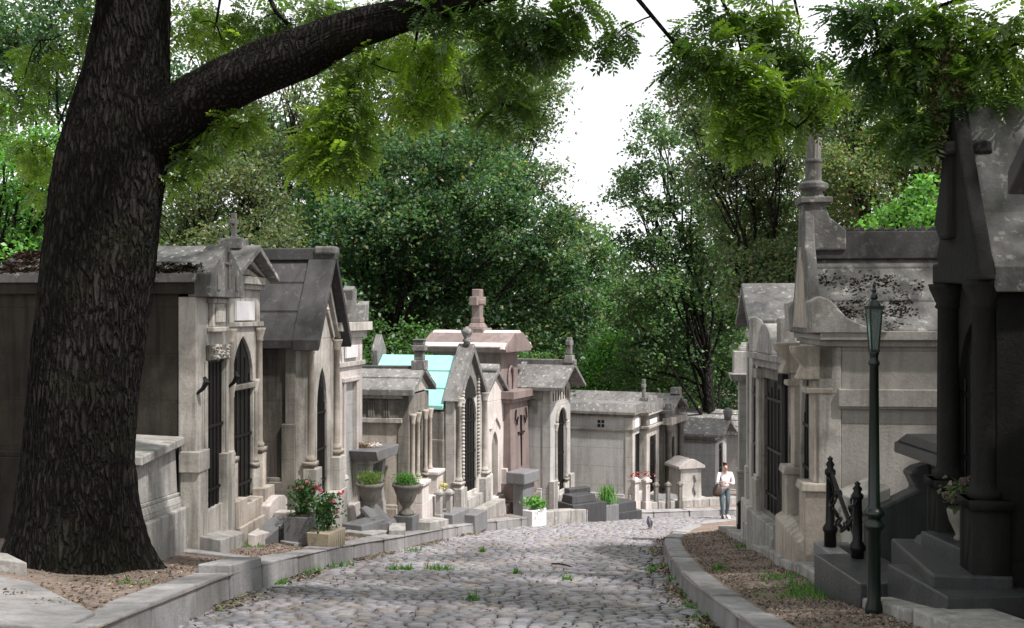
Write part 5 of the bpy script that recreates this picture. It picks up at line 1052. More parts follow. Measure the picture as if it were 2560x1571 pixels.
def urn(px, D, label, s, plant, base_h):
    t = oriented(px, D, R(75), 'stone_urn', label, 'urn', 'stone urns by the table tomb')
    b = MB(); b.box(-.22*s, .22*s, -.2, .2, -.3, base_h); b.build('pedestal', 'granite' if base_h > .25 else 'tomb', t, .015)
    z = base_h; b = MB().lathe([(.17*s, z), (.17*s, z+.05), (.1*s, z+.1), (.09*s, z+.15), (.16*s, z+.24), (.24*s, z+.4), (.29*s, z+.52), (.32*s, z+.55), (.32*s, z+.6), (.28*s, z+.6), (.26*s, z+.55)], 0, 0, 20); b.build('bowl', 'sootgrey', t, 0, True)
    n = 520; C = rng.normal(0, .42, (n, 3))*np.array([.3*s, .3*s, .13])+np.array([0, 0, z+.68]); C[:, 2] = np.maximum(C[:, 2], z+.56)
    tt_ = rng.normal(0, .35, (n, 3))+np.array([0, 0, 1.])
    V = np.stack([C-tt_*.05, C+np.array([.006, 0, 0]), C+tt_*.07, C-np.array([.006, 0, 0])], 1).reshape(-1, 3)
    npmesh('grassy_plant', V, np.arange(4*n).reshape(n, 4), 'leaf', t, np.repeat(tones(n, plant, [1]*len(plant)), 4, 0))
    leaves(C[:260], .06, tones(260, plant, [1]*len(plant)), t, 'foliage', up=.1, asp=.4)
urn(925, 18.9, 'worn stone urn with pale yellow green sedum, nearer of the two urns', .84, [(.12, .2, .05), (.18, .25, .08)], .28)
urn(1016, 19.4, 'stone urn on a granite block with fresh green tuft, before the pinkish pedestals', .86, [(.07, .2, .04), (.1, .26, .05)], .3)
for i, (px, D, lb, bx, mt) in enumerate([
    (918, 18.2, 'grey granite kerb block under the sedum urn', [(-.35, .35, -.15, .3, -.2, .22)], 'granite'), (950, 18.5, 'broken granite chunk leaning between the two urns', [(-.25, .2, -.12, .25, -.2, .28, .05)], 'granite'),
    (985, 18.5, 'tilted grey headstone fragment beside the tufted urn', [(-.3, .3, -.1, .25, -.2, .25, .08)], 'granite'), (1000, 18.2, 'low rough granite block nearest the kerb by the urns', [(-.32, .3, -.1, .2, -.2, .16)], 'tomb')]):
    x = (px-1280)/2500*D; o = slab_thing('granite_block', lb, 'stone block', (x, D, gz(x, D)), R(60+12*i), bx, mt)
    if i in (1, 2): o.rotation_euler.x = R(-14); 
x = (962-1280)/2500*18.7
o = slab_thing('inscribed_plaque', 'dark granite memorial slab leaning against the table tomb', 'memorial slab', (x, 18.75, gz(x, 18.7)+.12), R(70), [(-.28, .28, -.03, .05, 0, .5)], 'granite'); o.rotation_euler.x = R(-48)
def posts(px, D, rz, label, n, gap, hgt, mat, name='stone_post', cat='post', group=None, w=.08, side='L'):
    for k in range(n):
        x = (px-1280)/2500*D+gap*k*math.cos(rz); y = D+gap*k*math.sin(rz)
        b = MB(); b.box(-w, w, -w, w, -.3, hgt*.3); b.box(-w*.75, w*.75, -w*.75, w*.75, hgt*.3, hgt*.85); b.box(-w*1.1, w*1.1, -w*1.1, w*1.1, hgt*.85, hgt*.93); b.box(-w*.9, w*.9, -w*.9, w*.9, hgt*.93, hgt, w*.5)
        o = b.build(name, mat, None, .01); o.location = (x, y, gz(x, y, side)); o.rotation_euler.z = rz; tag(o, label[k], cat, group)
posts(1098, 21.3, R(68), ['small grey stone post by the pinkish pedestals, nearer the road', 'small grey stone post topped with a yellow flower'], 2, .5, .75, 'tomb', group='small grey posts')
fl = empty('yellow_flower', (( 1106-1280)/2500*21.75, 21.77, gz((1106-1280)/2500*21.75, 21.77)+.74), 0, 'yellow flower bunch on top of a small grey post', 'flower')
leaves(rng.normal(0, .05, (40, 3))+np.array([0, 0, .06]), .06, tones(40, [(.7, .6, .12), (.75, .7, .35), (.1, .2, .05)], (2, 1, 1)), fl, 'petals', 'petal')
t = oriented(1116, 21.6, R(68), 'grave_border', 'grey granite border block between small posts and copper-roofed tomb', 'grave border'); MB().box(-.1, .75, -.2, .3, -.3, .22).build('border', 'granite', t, .015); MB().box(.5, 1.2, -.45, .1, -.3, .12).build('step', 'granite', t, .015)
# grey lectern stone, white box of green plants right of the pink monument
t = oriented(1322, 25.6, R(60), 'headstone', 'grey granite headstone with sloping desk top, between pink monument and grey gothic tomb', 'headstone')
MB().box(-.3, .3, 0, .3, -.3, .85).build('stem', 'granite', t, .015); MB().ext([(-.4, .85), (.4, .85), (.4, 1.15), (-.4, 1.15)], -.1, .45).build('desk', 'granite', t, .03)
t = oriented(1338, 24.7, R(50), 'plant_box', 'white box planter full of broad green leaves, before the grey gothic tomb', 'planter')
b = MB().box(-.28, .28, -.14, .18, -.2, .24); b.build('box', 'white', t, .02)
C = rng.normal(0, .42, (300, 3))*np.array([.33, .25, .17])+np.array([0, 0, .38]); leaves(C, .1, tones(300, [(.06, .17, .03), (.1, .24, .05), (.16, .3, .08)], (2, 2, 1)), t, 'foliage', up=.4)
# dark granite tombs further along
for px, D, lb, bx in [(1462, 26.6, 'stepped dark granite tomb with a raised slab, in front of the plain ashlar wall', [(-.6, .5, -.3, .4, -.3, .36), (-.52, .28, -.15, .35, .36, .56, .03), (-.15, .56, .5, .75, -.3, .62)]),
                      (1560, 27.7, 'low dark granite slab tomb beside the potted grass', [(-.38, .35, -.15, .4, -.3, .32, .02), (-.46, .46, -.22, .46, -.3, .08)])]:
    x = (px-1280)/2500*D; slab_thing('granite_tomb', lb, 'tomb', (x, D, gz(x, D)), R(32), bx, 'darkgranite')
t = oriented(1518, 27.0, R(35), 'potted_grass', 'tuft of bright grass growing in a grey stone pot between dark granite tombs', 'plant pot')
MB().box(-.25, .25, -.2, .2, -.2, .28).build('pot', 'granite', t, .02); n = 260; C = rng.normal(0, .1, (n, 3))+np.array([0, 0, .5]); tv = rng.normal(0, .35, (n, 3))+np.array([0, 0, 1.])
npmesh('grass', np.stack([C-tv*.16, C+[.012, 0, 0], C+tv*.14, C-[.012, 0, 0]], 1).reshape(-1, 3), np.arange(4*n).reshape(n, 4), 'leaf', t, np.repeat(tones(n, BRIGHT, (1, 1, 1)), 4, 0))
posts(1588, 28.5, R(35), ['pinkish stone post with red flowers on it, nearer', 'pinkish stone post with red flowers on it, farther'], 2, .42, .98, 'pinkish', 'flower_post', w=.11, group='pinkish posts')
for k, (dx, z) in enumerate(((0, .98), (.36, 1.0))):
    x = (1588-1280)/2500*28.5+dx; y = 28.5+dx*.7
    f_ = empty('red_flowers', (x, y, gz(x, y)+z), 0, ['red flower bunch on the nearer pinkish post', 'red flower bunch on the farther pinkish post'][k], 'flowers', 'red flower bunches'); leaves(rng.normal(0, .07, (36, 3))*[1.4, 1, .6]+[0, 0, .05], .07, tones(36, [(.3, .03, .035), (.16, .04, .03)], (1, 1)), f_, 'petals', 'petal')
posts(1640, 29.3, R(25), ['grey railing post before the dark gabled tomb, first of three', 'grey railing post before the dark gabled tomb, middle of three', 'grey railing post before the dark gabled tomb, last of three'], 3, .42, .8, 'sootgrey', 'railing_post', group='grey railing posts', w=.07)
t = oriented(1728, 31, R(20), 'tomb_stele', 'pale upright block tomb with a sloping white lid, left of the walking person', 'tomb')
MB().box(-.38, .38, 0, .8, -.3, 1.1, .02).build('block', 'pale', t, .015); MB().box(-.55, .6, -.1, .9, -.3, .16).build('base', 'pale', t, .02); MB().ext([(-.46, 1.1), (.46, 1.1), (.46, 1.18), (.1, 1.38), (-.1, 1.38), (-.46, 1.18)], -.07, .88).build('lid', 'pinkish', t, .015)
b = MB(); b.tube([(.1, -.02, .9), (.16, -.03, .7), (.08, -.03, .5), (.15, -.02, .3)], .03, 6); b.build('carved_palm', 'tomb', t)
for px, D, lb, s in [(1676, 30.2, 'small tilted dark grave slab before the pale stele', .4), (1648, 30.0, 'small dark grave slab by the grey railing posts', .36)]:
    x = (px-1280)/2500*D; o = slab_thing('grave_slab', lb, 'grave slab', (x, D, gz(x, D)), R(30), [(-s, s, -.25, .3, -.2, .22), (-s*.8, s*.5, -.15, .25, .22, .36, .05)], 'granite')
# low walls of the second step behind the far kerb
for lb, p0, p1, hh in [('low stone edging wall before the dark granite tombs', (1345, 24.6), (1575, 27.9), .17), ('low stone edging wall along the far end of the bend', (1610, 28.9), (1850, 31.5), .22)]:
    a = P(p0[0], 785, p0[1]); e = P(p1[0], 785, p1[1]); n = 6; b = MB()
    pts = [a.lerp(e, i/n) for i in range(n+1)]; d = (e-a).normalized(); nv = Vector((-d.y, d.x, 0))
    for i in range(n):
        p, q = pts[i]+d*.01, pts[i+1]-d*.01; vs = []
        for s_ in (p, q):
            z = gz(s_.x, s_.y)
            for o_, zz in ((0, z-.3), (.3, z-.3), (.3, z+hh), (0, z+hh)): vs.append((s_.x+nv.x*o_, s_.y+nv.y*o_, zz))
        b.add(vs, [(0, 1, 2, 3), (7, 6, 5, 4), (0, 4, 5, 1), (1, 5, 6, 2), (2, 6, 7, 3), (3, 7, 4, 0)])
    o = b.build('edging_wall', 'tomb', None, .02); tag(o, lb, 'edging')
# ------------------------------------------------------------------ right side: edging, lamp, graves
pr = [(1795, 20.5), (1822, 17.6), (1850, 15.7), (1900, 13.5), (1950, 11.9), (2040, 9.9), (2165, 8.35), (2420, 6.6)]
b = MB(); rs = random.Random(21); pts = [P(px, 785, D) for px, D in pr]; 
k = 0
for p, q in zip(pts[:-1], pts[1:]):
    n = 2
    for i in range(n):
        u, v = p.lerp(q, i/n+.012), p.lerp(q, (i+1)/n-.012); d = (v-u).normalized(); nv = Vector((-d.y, d.x, 0)); nv = nv if nv.x > 0 else -nv; hh = rs.uniform(.09, .13); vs = []; wd_ = rs.uniform(.55, .66)
        for s_ in (u, v):
            z = gz(s_.x, s_.y, 'R')
            for o_, zz in ((0, z-.3), (wd_, z-.3), (wd_, z+hh), (0, z+hh)): vs.append((s_.x+nv.x*o_, s_.y+nv.y*o_, zz))
        b.add(vs, [(0, 1, 2, 3), (7, 6, 5, 4), (0, 4, 5, 1), (1, 5, 6, 2), (2, 6, 7, 3), (3, 7, 4, 0)])
o = b.build('slab_edging', 'tomb', None, .02); tag(o, 'row of worn pale slabs edging the dirt strip before the tombs by the lamp', 'edging')
# lamp post
LD = 8.05; lx = (2185-1280)/2500*LD; lz = gz(lx, LD, 'R')
t = empty('lamp_post', (lx, LD, lz), 0, 'slender dark green cast iron lamp post with a narrow lantern', 'lamp post')
zz = lambda py: (785-py)/2500*LD-lz
b = MB().lathe([(.1, -.1), (.1, .05), (.075, .1), (.072, zz(1330)), (.1, zz(1322)), (.12, zz(1316)), (.12, zz(1310)), (.085, zz(1302)), (.078, zz(1292)), (.115, zz(1287)), (.12, zz(1280)), (.09, zz(1274)), (.066, zz(1262)), (.058, zz(1100)), (.05, zz(915)), (.062, zz(912)), (.062, zz(905)), (.048, zz(900)), (.046, zz(888)), (.06, zz(884)), (.035, zz(872))], 0, 0, 20); b.v = [(x*.7, y*.7, z) for x, y, z in b.v]; b.build('pole', 'lampgreen', t, 0, True)
b = MB()
for sx in (-1, 1):
    for sy in (-1, 1): b.tube([(sx*.035, sy*.035, zz(878)), (sx*.062, sy*.062, zz(770))], .009, 6)
b.box(-.075, .075, -.075, .075, zz(772), zz(765)); b.box(-.045, .045, -.045, .045, zz(880), zz(874)); b.lathe([(.07, zz(765)), (.045, zz(752)), (.03, zz(748)), (.04, zz(744)), (.03, zz(736)), (.018, zz(732)), (.026, zz(726)), (.012, zz(720)), (.02, zz(714)), (.004, zz(706))], 0, 0, 12); b.v = [(x*.78, y*.78, z) for x, y, z in b.v]; o_ = b.build('lantern', 'lampgreen', t, 0)
b = MB()
for ax in range(4):
    a = R(90*ax); c0, s0 = math.cos(a), math.sin(a); q = [(.05*1, -.032, zz(876)), (.05, .032, zz(876)), (.058, .054, zz(772)), (.058, -.054, zz(772))]
    q = [(.036, -.034, zz(876)), (.036, .034, zz(876)), (.064, .058, zz(772)), (.064, -.058, zz(772))]
    b.add([(x*c0-y*s0, x*s0+y*c0, z) for x, y, z in q]+[(x*.96*c0-y*s0, x*.96*s0+y*c0, z) for x, y, z in q], [(0, 1, 2, 3), (7, 6, 5, 4), (0, 4, 5, 1), (1, 5, 6, 2), (2, 6, 7, 3), (3, 7, 4, 0)])
m, t_, p_, N, L = nodes('lantern glass'); p_.inputs['Base Color'].default_value = (.3, .38, .36, 1); p_.inputs['Roughness'].default_value = .08; p_.inputs['Transmission Weight'].default_value = .75; p_.inputs['Alpha'].default_value = 1
b.v = [(x*.78, y*.78, z) for x, y, z in b.v]; b.build('glass', m, o_, 0)
# grave with iron posts between the lamp and the big roof
t = empty('iron_fenced_grave', (3.25, 9.7, gz(3.25, 9.7, 'R')), R(-90), 'granite grave kerb carrying two black iron posts joined by a drooping chain of rings', 'grave')
b = MB(); b.box(-.7, .95, -.12, .08, -.3, .3); b.build('front_kerb', 'granite', t, .015); b = MB(); b.box(-.75, -.6, .08, 1.5, -.3, .28); b.build('side_kerb', 'granite', t, .015)
def iron_post(x, y, z, hgt):
    b = MB(); b.lathe([(.06, z), (.06, z+.14), (.075, z+.16), (.075, z+.19), (.045, z+.24), (.04, z+hgt*.78), (.055, z+hgt*.8), (.055, z+hgt*.84), (.03, z+hgt*.87), (.045, z+hgt*.91), (.02, z+hgt*.95), (.03, z+hgt*.97), (.004, z+hgt)], x, y, 10); return b.build('iron_post', 'iron', t, 0, True)
iron_post(-.45, -.02, .3, .92); iron_post(.35, -.02, .3, .8)
pts = [(-.45+.8*i/10, -.03, 1.02-.45*math.sin(math.pi*i/10)**.8) for i in range(11)]
for i in range(10):
    p, q = Vector(pts[i]), Vector(pts[i+1]); c_ = (p+q)/2; d = (q-p); r = d.length*.42; b = MB()
    b.tube([(c_.x+r*math.cos(a), c_.y+(.03 if i % 2 else -.02)*math.sin(a), c_.z+r*.9*math.sin(a)) for a in np.linspace(0, 2*math.pi, 11)], .013, 5); b.build('chain_ring', 'iron', t, 0)
b = MB(); b.tube([(-.42, -.02, 1.06), (-.2, -.02, .9), (.05, -.02, .72), (.3, -.02, .56)], .022, 6); b.lathe([(.03, .84), (.045, .88), (.03, .92)], -.2, -.02, 8); b.build('rail', 'iron', t, 0)
# dark granite tomb with big slab, scroll buttress
t = empty('scroll_tomb', (4.05, 9.35, gz(4.0, 9.3, 'R')), R(-90), 'massive dark granite tomb with an overhanging slab top and a carved scroll buttress', 'tomb')
q = lambda py: (785-py)/2500*9.2-t.location.z
b = MB(); b.box(-.75, .8, .1, 1.9, -.3, q(1172), .02); b.build('chest', 'darkgranite', t, .02)
b = MB(); b.box(-.95, .95, -.12, 2.1, q(1172), q(1140)); b.ext([(-.95, q(1140)), (.95, q(1140)), (.7, q(1112)), (-.7, q(1112))], -.1, 2.08); b.build('slab', 'darkgranite', t, .02); 
MB().box(-.4, .38, .4, 1.6, q(1112), q(1112)+.03).build('raised_bar', 'darkgranite', t, .01)
prof = [(.12, q(1190)), (-.02, q(1200)), (-.1, q(1215)), (-.06, q(1235)), (-.02, q(1260)), (-.25, q(1290)), (-.48, q(1315)), (-.55, q(1345)), (-.5, q(1365)), (-.5, 0.02), (.12, .02)]
for x in (-.7, .62):
    b = MB().ext(prof, x-.11, x+.11, 'x'); b.build('scroll_buttress', 'darkgranite', t, .03)
b = MB(); b.box(-.95, .95, -.62, .1, -.3, .1); b.build('base', 'granite', t, .02)
t = empty('white_stele', (3.5, 10.35, gz(3.5, 10.3, 'R')), R(-88), 'small white marble stele with sloping desk top, behind the lamp post', 'headstone')
MB().box(-.26, .26, 0, .28, -.3, .72).build('block', 'pale', t, .015); MB().ext([(-.06, .72), (.3, .72), (.3, .98), (-.06, .84)], -.3, .3, 'x').build('desk', 'pale', t, .015)
# granite border steps in front, planting vases
for x, y, lb, bx in [(3.0, 9.0, 'grey granite grave border with flat top, just behind the lamp post', [(-.5, .55, -.1, .5, -.3, .3)]), (3.3, 7.9, 'grey granite border block below the flower vase', [(-.5, .5, -.12, .6, -.3, .26)]), (3.75, 8.3, 'dark granite pedestal block under the flower vase', [(-.35, .35, -.2, .5, -.3, .55)])]:
    slab_thing('granite_border', lb, 'grave border', (x, y, gz(x, y, 'R')), R(-86), bx, 'darkgranite')
def vase(x, y, z, label, s, cols, nf):
    t = empty('flower_vase', (x, y, z), 0, label, 'flower vase', 'flower vases by the scroll tomb'); b = MB().lathe([(.06*s, 0), (.07*s, .02), (.05*s, .05), (.1*s, .16), (.12*s, .25), (.11*s, .27), (.095*s, .25)], 0, 0, 14); b.build('vase', 'sootgrey', t, 0, True)
    n = 150; C = rng.normal(0, .5, (n, 3))*np.array([.15, .15, .11])*s+np.array([0, 0, .36*s]); leaves(C, .06*s, tones(n, [(.06, .1, .04), (.1, .14, .07)], (1, 1)), t, 'foliage')
    for k in range(nf):
        c_ = rng.normal(0, .42, 3)*np.array([.17, .17, .12])*s+np.array([0, 0, .38*s]); leaves(c_+rng.normal(0, .02, (10, 3)), .05*s, tones(10, cols, [1]*len(cols), .1), t, 'blossom', 'petal', .2, .9)
vase(3.72, 8.25, gz(3.75, 8.3, 'R')+.55, 'stone vase of faded dusty pink flowers on a granite block', 1.05, [(.2, .14, .14), (.26, .2, .2)], 16)
vase(4.05, 8.35, gz(4.0, 8.3, 'R')+.55, 'stone vase of pale grey artificial flowers beside the dusty pink ones', .85, [(.3, .28, .28), (.35, .33, .32)], 12)
slab_thing('granite_border', 'granite shelf block carrying the pale flower vase', 'grave border', (4.1, 8.4, gz(4.1, 8.4, 'R')), R(-86), [(-.3, .3, -.1, .4, -.3, .55)], 'darkgranite')
# small granite blocks and curved wing wall before the thin fronts
for px, D, lb, bx, mt in [(1975, 12.6, 'pale cut granite block at the foot of the fin-topped tomb front', [(-.3, .25, -.12, .4, -.3, .36)], 'granite'), (1930, 13.6, 'grey wedge shaped kerb stone beyond the pale cut block', [(-.35, .3, -.1, .5, -.3, .3, .03)], 'tomb'),
                          (1890, 15.0, 'grey kerb stone before the smooth gabled tomb', [(-.35, .35, -.1, .3, -.3, .32)], 'tomb')]:
    x = (px-1280)/2500*D; slab_thing('granite_block', lb, 'stone block', (x, D, gz(x, D, 'R')), R(-86), bx, mt)
posts(1880, 17.2, R(-88), ['slim dark railing post at the foot of the capped pillar, nearest', 'slim dark railing post at the foot of the capped pillar, middle', 'slim dark railing post at the foot of the capped pillar, farthest'], 3, -.4, .6, 'sootshade', 'railing_post', group='slim dark railing posts', w=.045, side='R')
# ------------------------------------------------------------------ the walking person and the bird
def skin(name, V, E, Rd, mat, parent, sub=2):
    me = bpy.data.meshes.new(name); me.from_pydata(V, E, []); me.materials.append(M[mat]); o = bpy.data.objects.new(name, me); COL.objects.link(o); o.parent = parent
    sk = o.modifiers.new('skin', 'SKIN'); sk.use_smooth_shade = True
    for i, r in enumerate(Rd): me.skin_vertices[0].data[i].radius = r if hasattr(r, '__len__') else (r, r)
    me.skin_vertices[0].data[0].use_root = True
    s = o.modifiers.new('sub', 'SUBSURF'); s.levels = sub; s.render_levels = sub; return o
def chains(*cs):
    V = []; E = []; Rd = []; idx = {}
    for c in cs:
        prev = None
        for v, r in c:
            key = tuple(np.round(v, 4))
            if key not in idx: idx[key] = len(V); V.append(v); Rd.append(r)
            if prev is not None and prev != idx[key]: E.append((prev, idx[key]))
            prev = idx[key]
    return V, E, Rd
PD = 28.0; pp = P(1812, 785, PD); pz = float(plane(PD))+.005
pe = empty('person', (pp.x, PD, pz), R(8), 'person in a white top and grey jeans, head bowed, holding hands up before the chest', 'person')
pel = (0, 0, .86); hl, hr = (-.09, 0, .82), (.09, 0, .82); ch = (0, -.02, 1.2); nk = (-.01, -.05, 1.32)
sL, sR = (-.17, -.02, 1.24), (.17, -.02, 1.24); eL, wL = (-.24, -.08, 1.0), (-.2, -.3, 1.07); eR, wR = (.23, -.06, .97), (.0, -.29, 1.03)
def hand(w, d, up, s):
    w = Vector(w); d = Vector(d).normalized(); up = Vector(up).normalized(); sd_ = d.cross(up); palm = w+d*.05; out = [[(tuple(w), .02), (tuple(palm), (.03, .018))]]
    for k in range(4):
        o_ = palm+sd_*(k-1.5)*.02; L = (.06, .072, .068, .052)[k]
        out.append([(tuple(palm), (.03, .018)), (tuple(o_+d*.03), .0085), (tuple(o_+d*(.03+L*.5)-up*.012), .008), (tuple(o_+d*(.03+L*.8)-up*.035), .007)])
    th = w+d*.02-sd_*.03*s; out.append([(tuple(w), .02), (tuple(th), .0105), (tuple(th+d*.04-sd_*.012*s-up*.012), .0085)]); return out
fl_, fr_ = (-.05, -.08, .06), (.08, .02, .06)
body = [[(pel, (.1, .085)), ((0, 0, 1.02), (.09, .07)), (ch, (.115, .08)), ((0, -.03, 1.27), .05), (nk, .042), ((-.015, -.085, 1.39), (.062, .07)), ((-.02, -.11, 1.46), (.075, .088)), ((-.02, -.1, 1.52), (.055, .065))],
        [((-.02, -.11, 1.46), (.075, .088)), ((-.022, -.2, 1.425), .014)],
        [((0, -.03, 1.27), .05), (sL, .05), (eL, .036), (wL, .022)], [((0, -.03, 1.27), .05), (sR, .05), (eR, .036), (wR, .022)],
        [(pel, (.1, .085)), (hl, .075), ((-.1, -.05, .46), .05), ((-.06, -.02, .1), .033), (fl_, .03), ((-.07, -.2, .035), .025)], [(pel, (.1, .085)), (hr, .075), ((.07, -.06, .47), .05), ((.08, .06, .1), .033), ((.08, .03, .06), .03), ((.09, -.1, .035), .025)]]
body += hand(wL, (.6, -.4, .15), (0, -.2, 1), 1)+hand(wR, (-.7, -.25, .1), (0, -.2, 1), -1)
skin('body', *chains(*body), 'skin', pe)
skin('shirt', *chains([((0, 0, .84), (.14, .11)), ((0, 0, 1.0), (.125, .1)), (ch, (.15, .1)), ((0, -.03, 1.265), (.075, .06))], [(ch, (.15, .1)), (sL, .068), ((-.215, -.055, 1.1), .055), (eL, .05), ((-.22, -.2, 1.03), .04)], [(ch, (.15, .1)), (sR, .068), ((.21, -.045, 1.1), .055), (eR, .05), ((.1, -.18, 1.0), .04)]), 'shirt', pe)
skin('jeans', *chains([((0, 0, .9), (.125, .1)), (pel, (.13, .105)), (hl, .098), ((-.1, -.05, .46), .066), ((-.065, -.02, .14), .056), ((-.06, -.03, .06), .056)], [(pel, (.13, .105)), (hr, .098), ((.07, -.06, .47), .066), ((.08, .055, .14), .056), ((.08, .05, .06), .056)]), 'jeans', pe)
skin('hair', *chains([((-.02, -.07, 1.43), (.07, .06)), ((-.02, -.085, 1.5), (.094, .1)), ((-.02, -.11, 1.545), (.075, .085))], [((-.02, -.085, 1.5), (.094, .1)), ((-.02, -.17, 1.5), (.06, .035))]), 'hair', pe)
for x, y, m_ in ((-.068, -.08, 'shoe'), (.085, -.02, 'shoepale')):
    b = MB().ext([(-.14, 0), (.09, 0), (.1, .05), (.05, .09), (-.02, .08), (-.12, .045)], x-.04, x+.04, 'x')
    for i, v in enumerate(b.v): b.v[i] = (v[0], v[1]+y, v[2])
    b.build('shoe', m_, pe, .015)
for sx in (-1, 1): MB().lathe([(.001, -.007), (.008, 0), (.001, .007)], 0, 0, 8).build('eye', 'featherhead', pe).location = (-.02+sx*.03, -.185, 1.455)
bgx = empty('shoulder_bag', (pp.x-.23, PD-.06, pz+.6), R(10), 'large slouchy brown leather bag hanging at the hip of the walking person', 'bag')
skin('pouch', *chains([((0, 0, .0), (.1, .07)), ((0, -.01, .12), (.16, .09)), ((.02, 0, .26), (.13, .07)), ((.05, .02, .36), (.06, .04))]), 'bag', bgx)
MB().tube([(.0, -.05, .34), (.06, -.08, .5), (.1, -.04, .63), (.12, .04, .66), (.1, .1, .5), (.05, .08, .34)], .014, 6).build('strap', 'bag', bgx, 0, True)
BD = 23.1; bp = P(1623, 785, BD); bz = float(plane(BD))
cr = empty('crow', (bp.x, BD, bz+.0), R(10), 'dark crow standing upright on the cobbles, seen from behind', 'bird')
# body and head one surface: tail low towards us, head up and away
cb = [((0, -.115, .045), (.03, .008)), ((0, -.085, .075), (.036, .014)), ((0, -.05, .115), (.05, .04)), ((0, -.012, .165), (.062, .062)), ((0, .022, .215), (.052, .052)), ((0, .04, .25), (.034, .036)), ((0.004, .05, .278), (.03, .036)), ((.006, .058, .297), (.018, .022))]
skin('body', *chains(cb), 'feather', cr)
skin('head', *chains([((0, .042, .256), .034), ((.004, .052, .28), (.032, .037)), ((.006, .058, .297), (.02, .024))]), 'featherhead', cr)
for sx in (-1, 1):
    skin('wing', *chains([((sx*.045, .01, .21), (.022, .03)), ((sx*.056, -.025, .16), (.02, .036)), ((sx*.042, -.07, .11), (.012, .024)), ((sx*.016, -.115, .07), (.005, .01))]), 'featherhead', cr)
    b = MB().tube([(sx*.022, 0, .12), (sx*.024, -.006, .06), (sx*.024, .004, .008)], [.011, .006, .005], 6)
    for dx, dy in ((-.014, .03), (0, .036), (.014, .03), (0, -.022)): b.tube([(sx*.024, .004, .008), (sx*.024+dx, .004+dy, .004)], [.005, .002], 5)
    b.build('leg', 'horn', cr)
MB().tube([(.006, .075, .284), (.01, .1, .279), (.012, .118, .27)], [.012, .008, .002], 7).build('beak', 'horn', cr, 0, True)
# ------------------------------------------------------------------ leaf litter, weeds and moss
def scatter(name, label, n, xr, yr, cond, size, cols, wts, mat='litter', up=1.4, lift=.006, cat='leaves', cluster=0, asp=.6):
    if cluster:
        k = n//cluster; X = np.repeat(rng.uniform(*xr, k), cluster)+rng.normal(0, .12, k*cluster); Y = np.repeat(rng.uniform(*yr, k), cluster)+rng.normal(0, .12, k*cluster)
    else: X = rng.uniform(*xr, n); Y = yr[0]+(yr[1]-yr[0])*rng.uniform(0, 1, n)**1.4
    keep = cond(X, Y); X, Y = X[keep], Y[keep]
    return X, Y
tk = np.linspace(0, 1, 400); LX, RX = edge(Ls, tk), edge(Rs, tk)
def lx_at(y): return np.interp(y, LX[:, 1], LX[:, 0])
def rx_at(y): return np.interp(y, RX[:, 1], RX[:, 0])
def litter(name, label, X, Y, Z, size, cols, wts, mat='litter', up=1.3):
    C = np.c_[X, Y, Z]; o = leaves(C, size, tones(len(C), cols, wts, .3), None, name, mat, up); return tag(o, label, 'leaves', None, 'stuff')
DEAD = [(.2, .15, .115), (.14, .1, .078), (.26, .21, .165), (.09, .065, .052), (.12, .13, .06)]
n = 15000; Y = 7+20*rng.uniform(0, 1, n)**1.3; X = lx_at(Y)-.36-2.6*rng.uniform(0, 1, n)**1.5
pat = np.sin(X*3.1+Y*1.7)*np.cos(Y*2.3-X*1.3)+rng.normal(0, .6, n) > -.1; X, Y = X[pat], Y[pat]
litter('leaf_litter', 'dry brown leaf litter on the dirt behind the kerb by the great tree', X, Y, terrain(X, Y, 'L')+.006, .036, DEAD, (3, 3, 2, 2, .6))
n = 16000; Y = 6.5+14*rng.uniform(0, 1, n)**1.3; X = rx_at(Y)+.33+1.0*rng.uniform(0, 1, n)
pat = np.sin(X*4.1+Y*2.7)*np.cos(Y*3.3-X*2.3)+rng.normal(0, .7, n) > -.2; X, Y = X[pat], Y[pat]
litter('leaf_litter', 'dry brown leaf litter on the dirt strip below the lamp post', X, Y, terrain(X, Y, 'R')+.006, .03, DEAD, (3, 3, 2, 2, .6))
n = 4200; sd_ = rng.uniform(0, 1, n) < .5; Y = 7+15*rng.uniform(0, 1, n)**1.4; off = np.abs(rng.normal(0, .13, n))
X = np.where(sd_, lx_at(Y)+.02+off, rx_at(Y)-.02-off); pat = np.sin(Y*2.3+sd_*2)+.5*np.sin(Y*6.1)+rng.normal(0, .4, n) > .0; X, Y = X[pat], Y[pat]
litter('gutter_leaves', 'fallen leaves and dirt gathered along both gutters of the cobbled road', X, Y, plane(Y)+rng.uniform(0, .03, len(X)), .055, DEAD+[(.12, .16, .05)], (3, 3, 1.5, 2, 1, 1.5))
n = 900; Y = 8+16*rng.uniform(0, 1, n)**1.3; X = lx_at(Y)+(rx_at(Y)-lx_at(Y))*rng.uniform(0, 1, n); litter('road_debris', 'scattered small leaves and twigs lying on the cobbles', X, Y, plane(Y)+.012, .045, DEAD, (2, 3, .6, 3, .5))
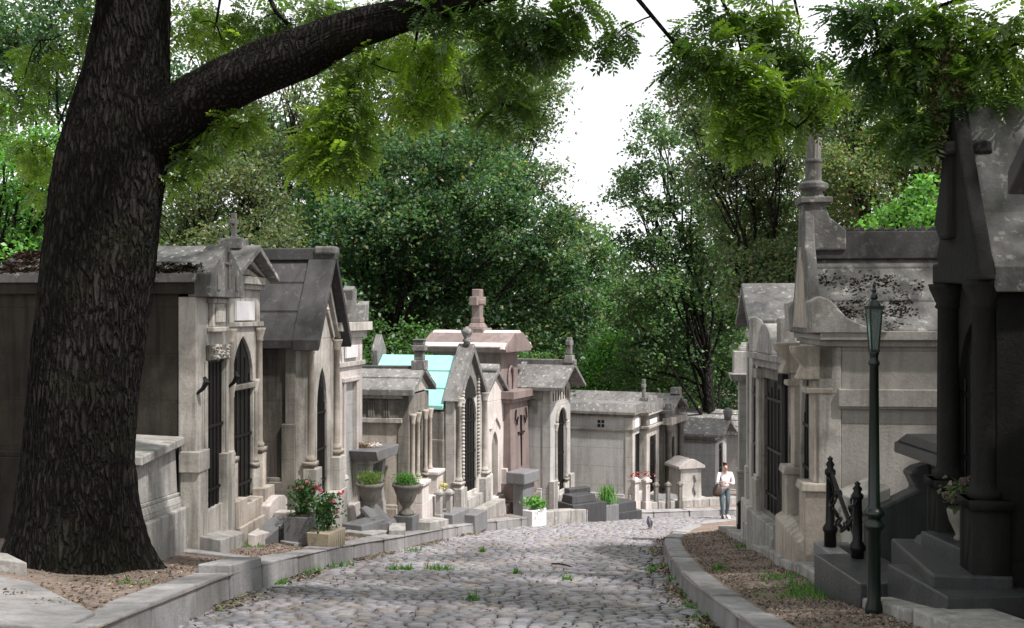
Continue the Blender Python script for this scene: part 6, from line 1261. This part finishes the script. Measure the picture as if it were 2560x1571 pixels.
def grass(label, spots, n, hgt, cols=BRIGHT):
    Cs = []; 
    for x, y, z, r in spots: q = rng.normal(0, .5, (n, 2))*r; Cs.append(np.c_[x+q[:, 0], y+q[:, 1]*.6, np.full(n, z)])
    C = np.concatenate(Cs); m_ = len(C); tv = rng.normal(0, .45, (m_, 3))+np.array([0, 0, 1.]); tv *= hgt*rng.uniform(.4, 1.1, (m_, 1)); s_ = rng.normal(0, 1, (m_, 3))*np.array([.006, .006, 0])
    V = np.stack([C-s_, C+tv*.5-s_*.8, C+tv, C+s_], 1).reshape(-1, 3); o = npmesh('grass', V, np.arange(4*m_).reshape(m_, 4), 'leaf', None, np.repeat(tones(m_, cols, (1, 1, 1)), 4, 0)); return tag(o, label, 'grass', None, 'stuff')
rp = lambda px, py: (lambda D: ((px-1280)/2500*D, D, float(plane(D))))(3725/(py-1163))
sp = [(*rp(px, py), r) for px, py, r in [(1030, 1378, .22), (1090, 1423, .16), (1115, 1425, .18), (1020, 1424, .1), (990, 1424, .1), (860, 1415, .2), (820, 1420, .18), (790, 1430, .12), (1205, 1380, .06), (770, 1436, .1), (1290, 1434, .06), (1660, 1420, .14), (1690, 1450, .12), (1725, 1490, .16), (1745, 1520, .16), (1765, 1545, .16), (1630, 1428, .1), (705, 1460, .1), (1180, 1500, .08), (1420, 1450, .07)]]
grass('tufts of green weeds in the joints and gutters of the cobbled road', sp, 70, .07)
gr_ = lambda px, D: ((px-1280)/2500*D, D, gz((px-1280)/2500*D, D, 'R'))
grass('bright weeds growing on the dirt strip by the lamp post', [(*gr_(2000, 9.9), .35), (*gr_(2030, 9.6), .3), (*gr_(1955, 10.6), .25), (*gr_(1990, 9.4), .3), (*gr_(2060, 9.2), .2), (*gr_(1860, 15), .15), (*gr_(1800, 12.2), .1)], 130, .06)
grass('small green weeds around the foot of the great trunk', [(*(lambda x, y: (x, y, gz(x, y)))((px-1280)/2500*D, D), r) for px, D, r in [(80, 10.9, .12), (320, 9.9, .2), (560, 13.9, .25), (600, 14.2, .2), (520, 13.4, .15), (640, 14.4, .12)]], 60, .05)
tw_ = rp(1400, 1417); o = MB().tube([(tw_[0]-.12, tw_[1]+.05, tw_[2]+.03), (tw_[0], tw_[1], tw_[2]+.04), (tw_[0]+.1, tw_[1]-.04, tw_[2]+.03), (tw_[0]+.17, tw_[1]-.12, tw_[2]+.02)], [.012, .012, .01, .006], 6).build('fallen_twig', 'bark'); tag(o, 'dark fallen twig lying in the middle of the cobbles', 'twig')
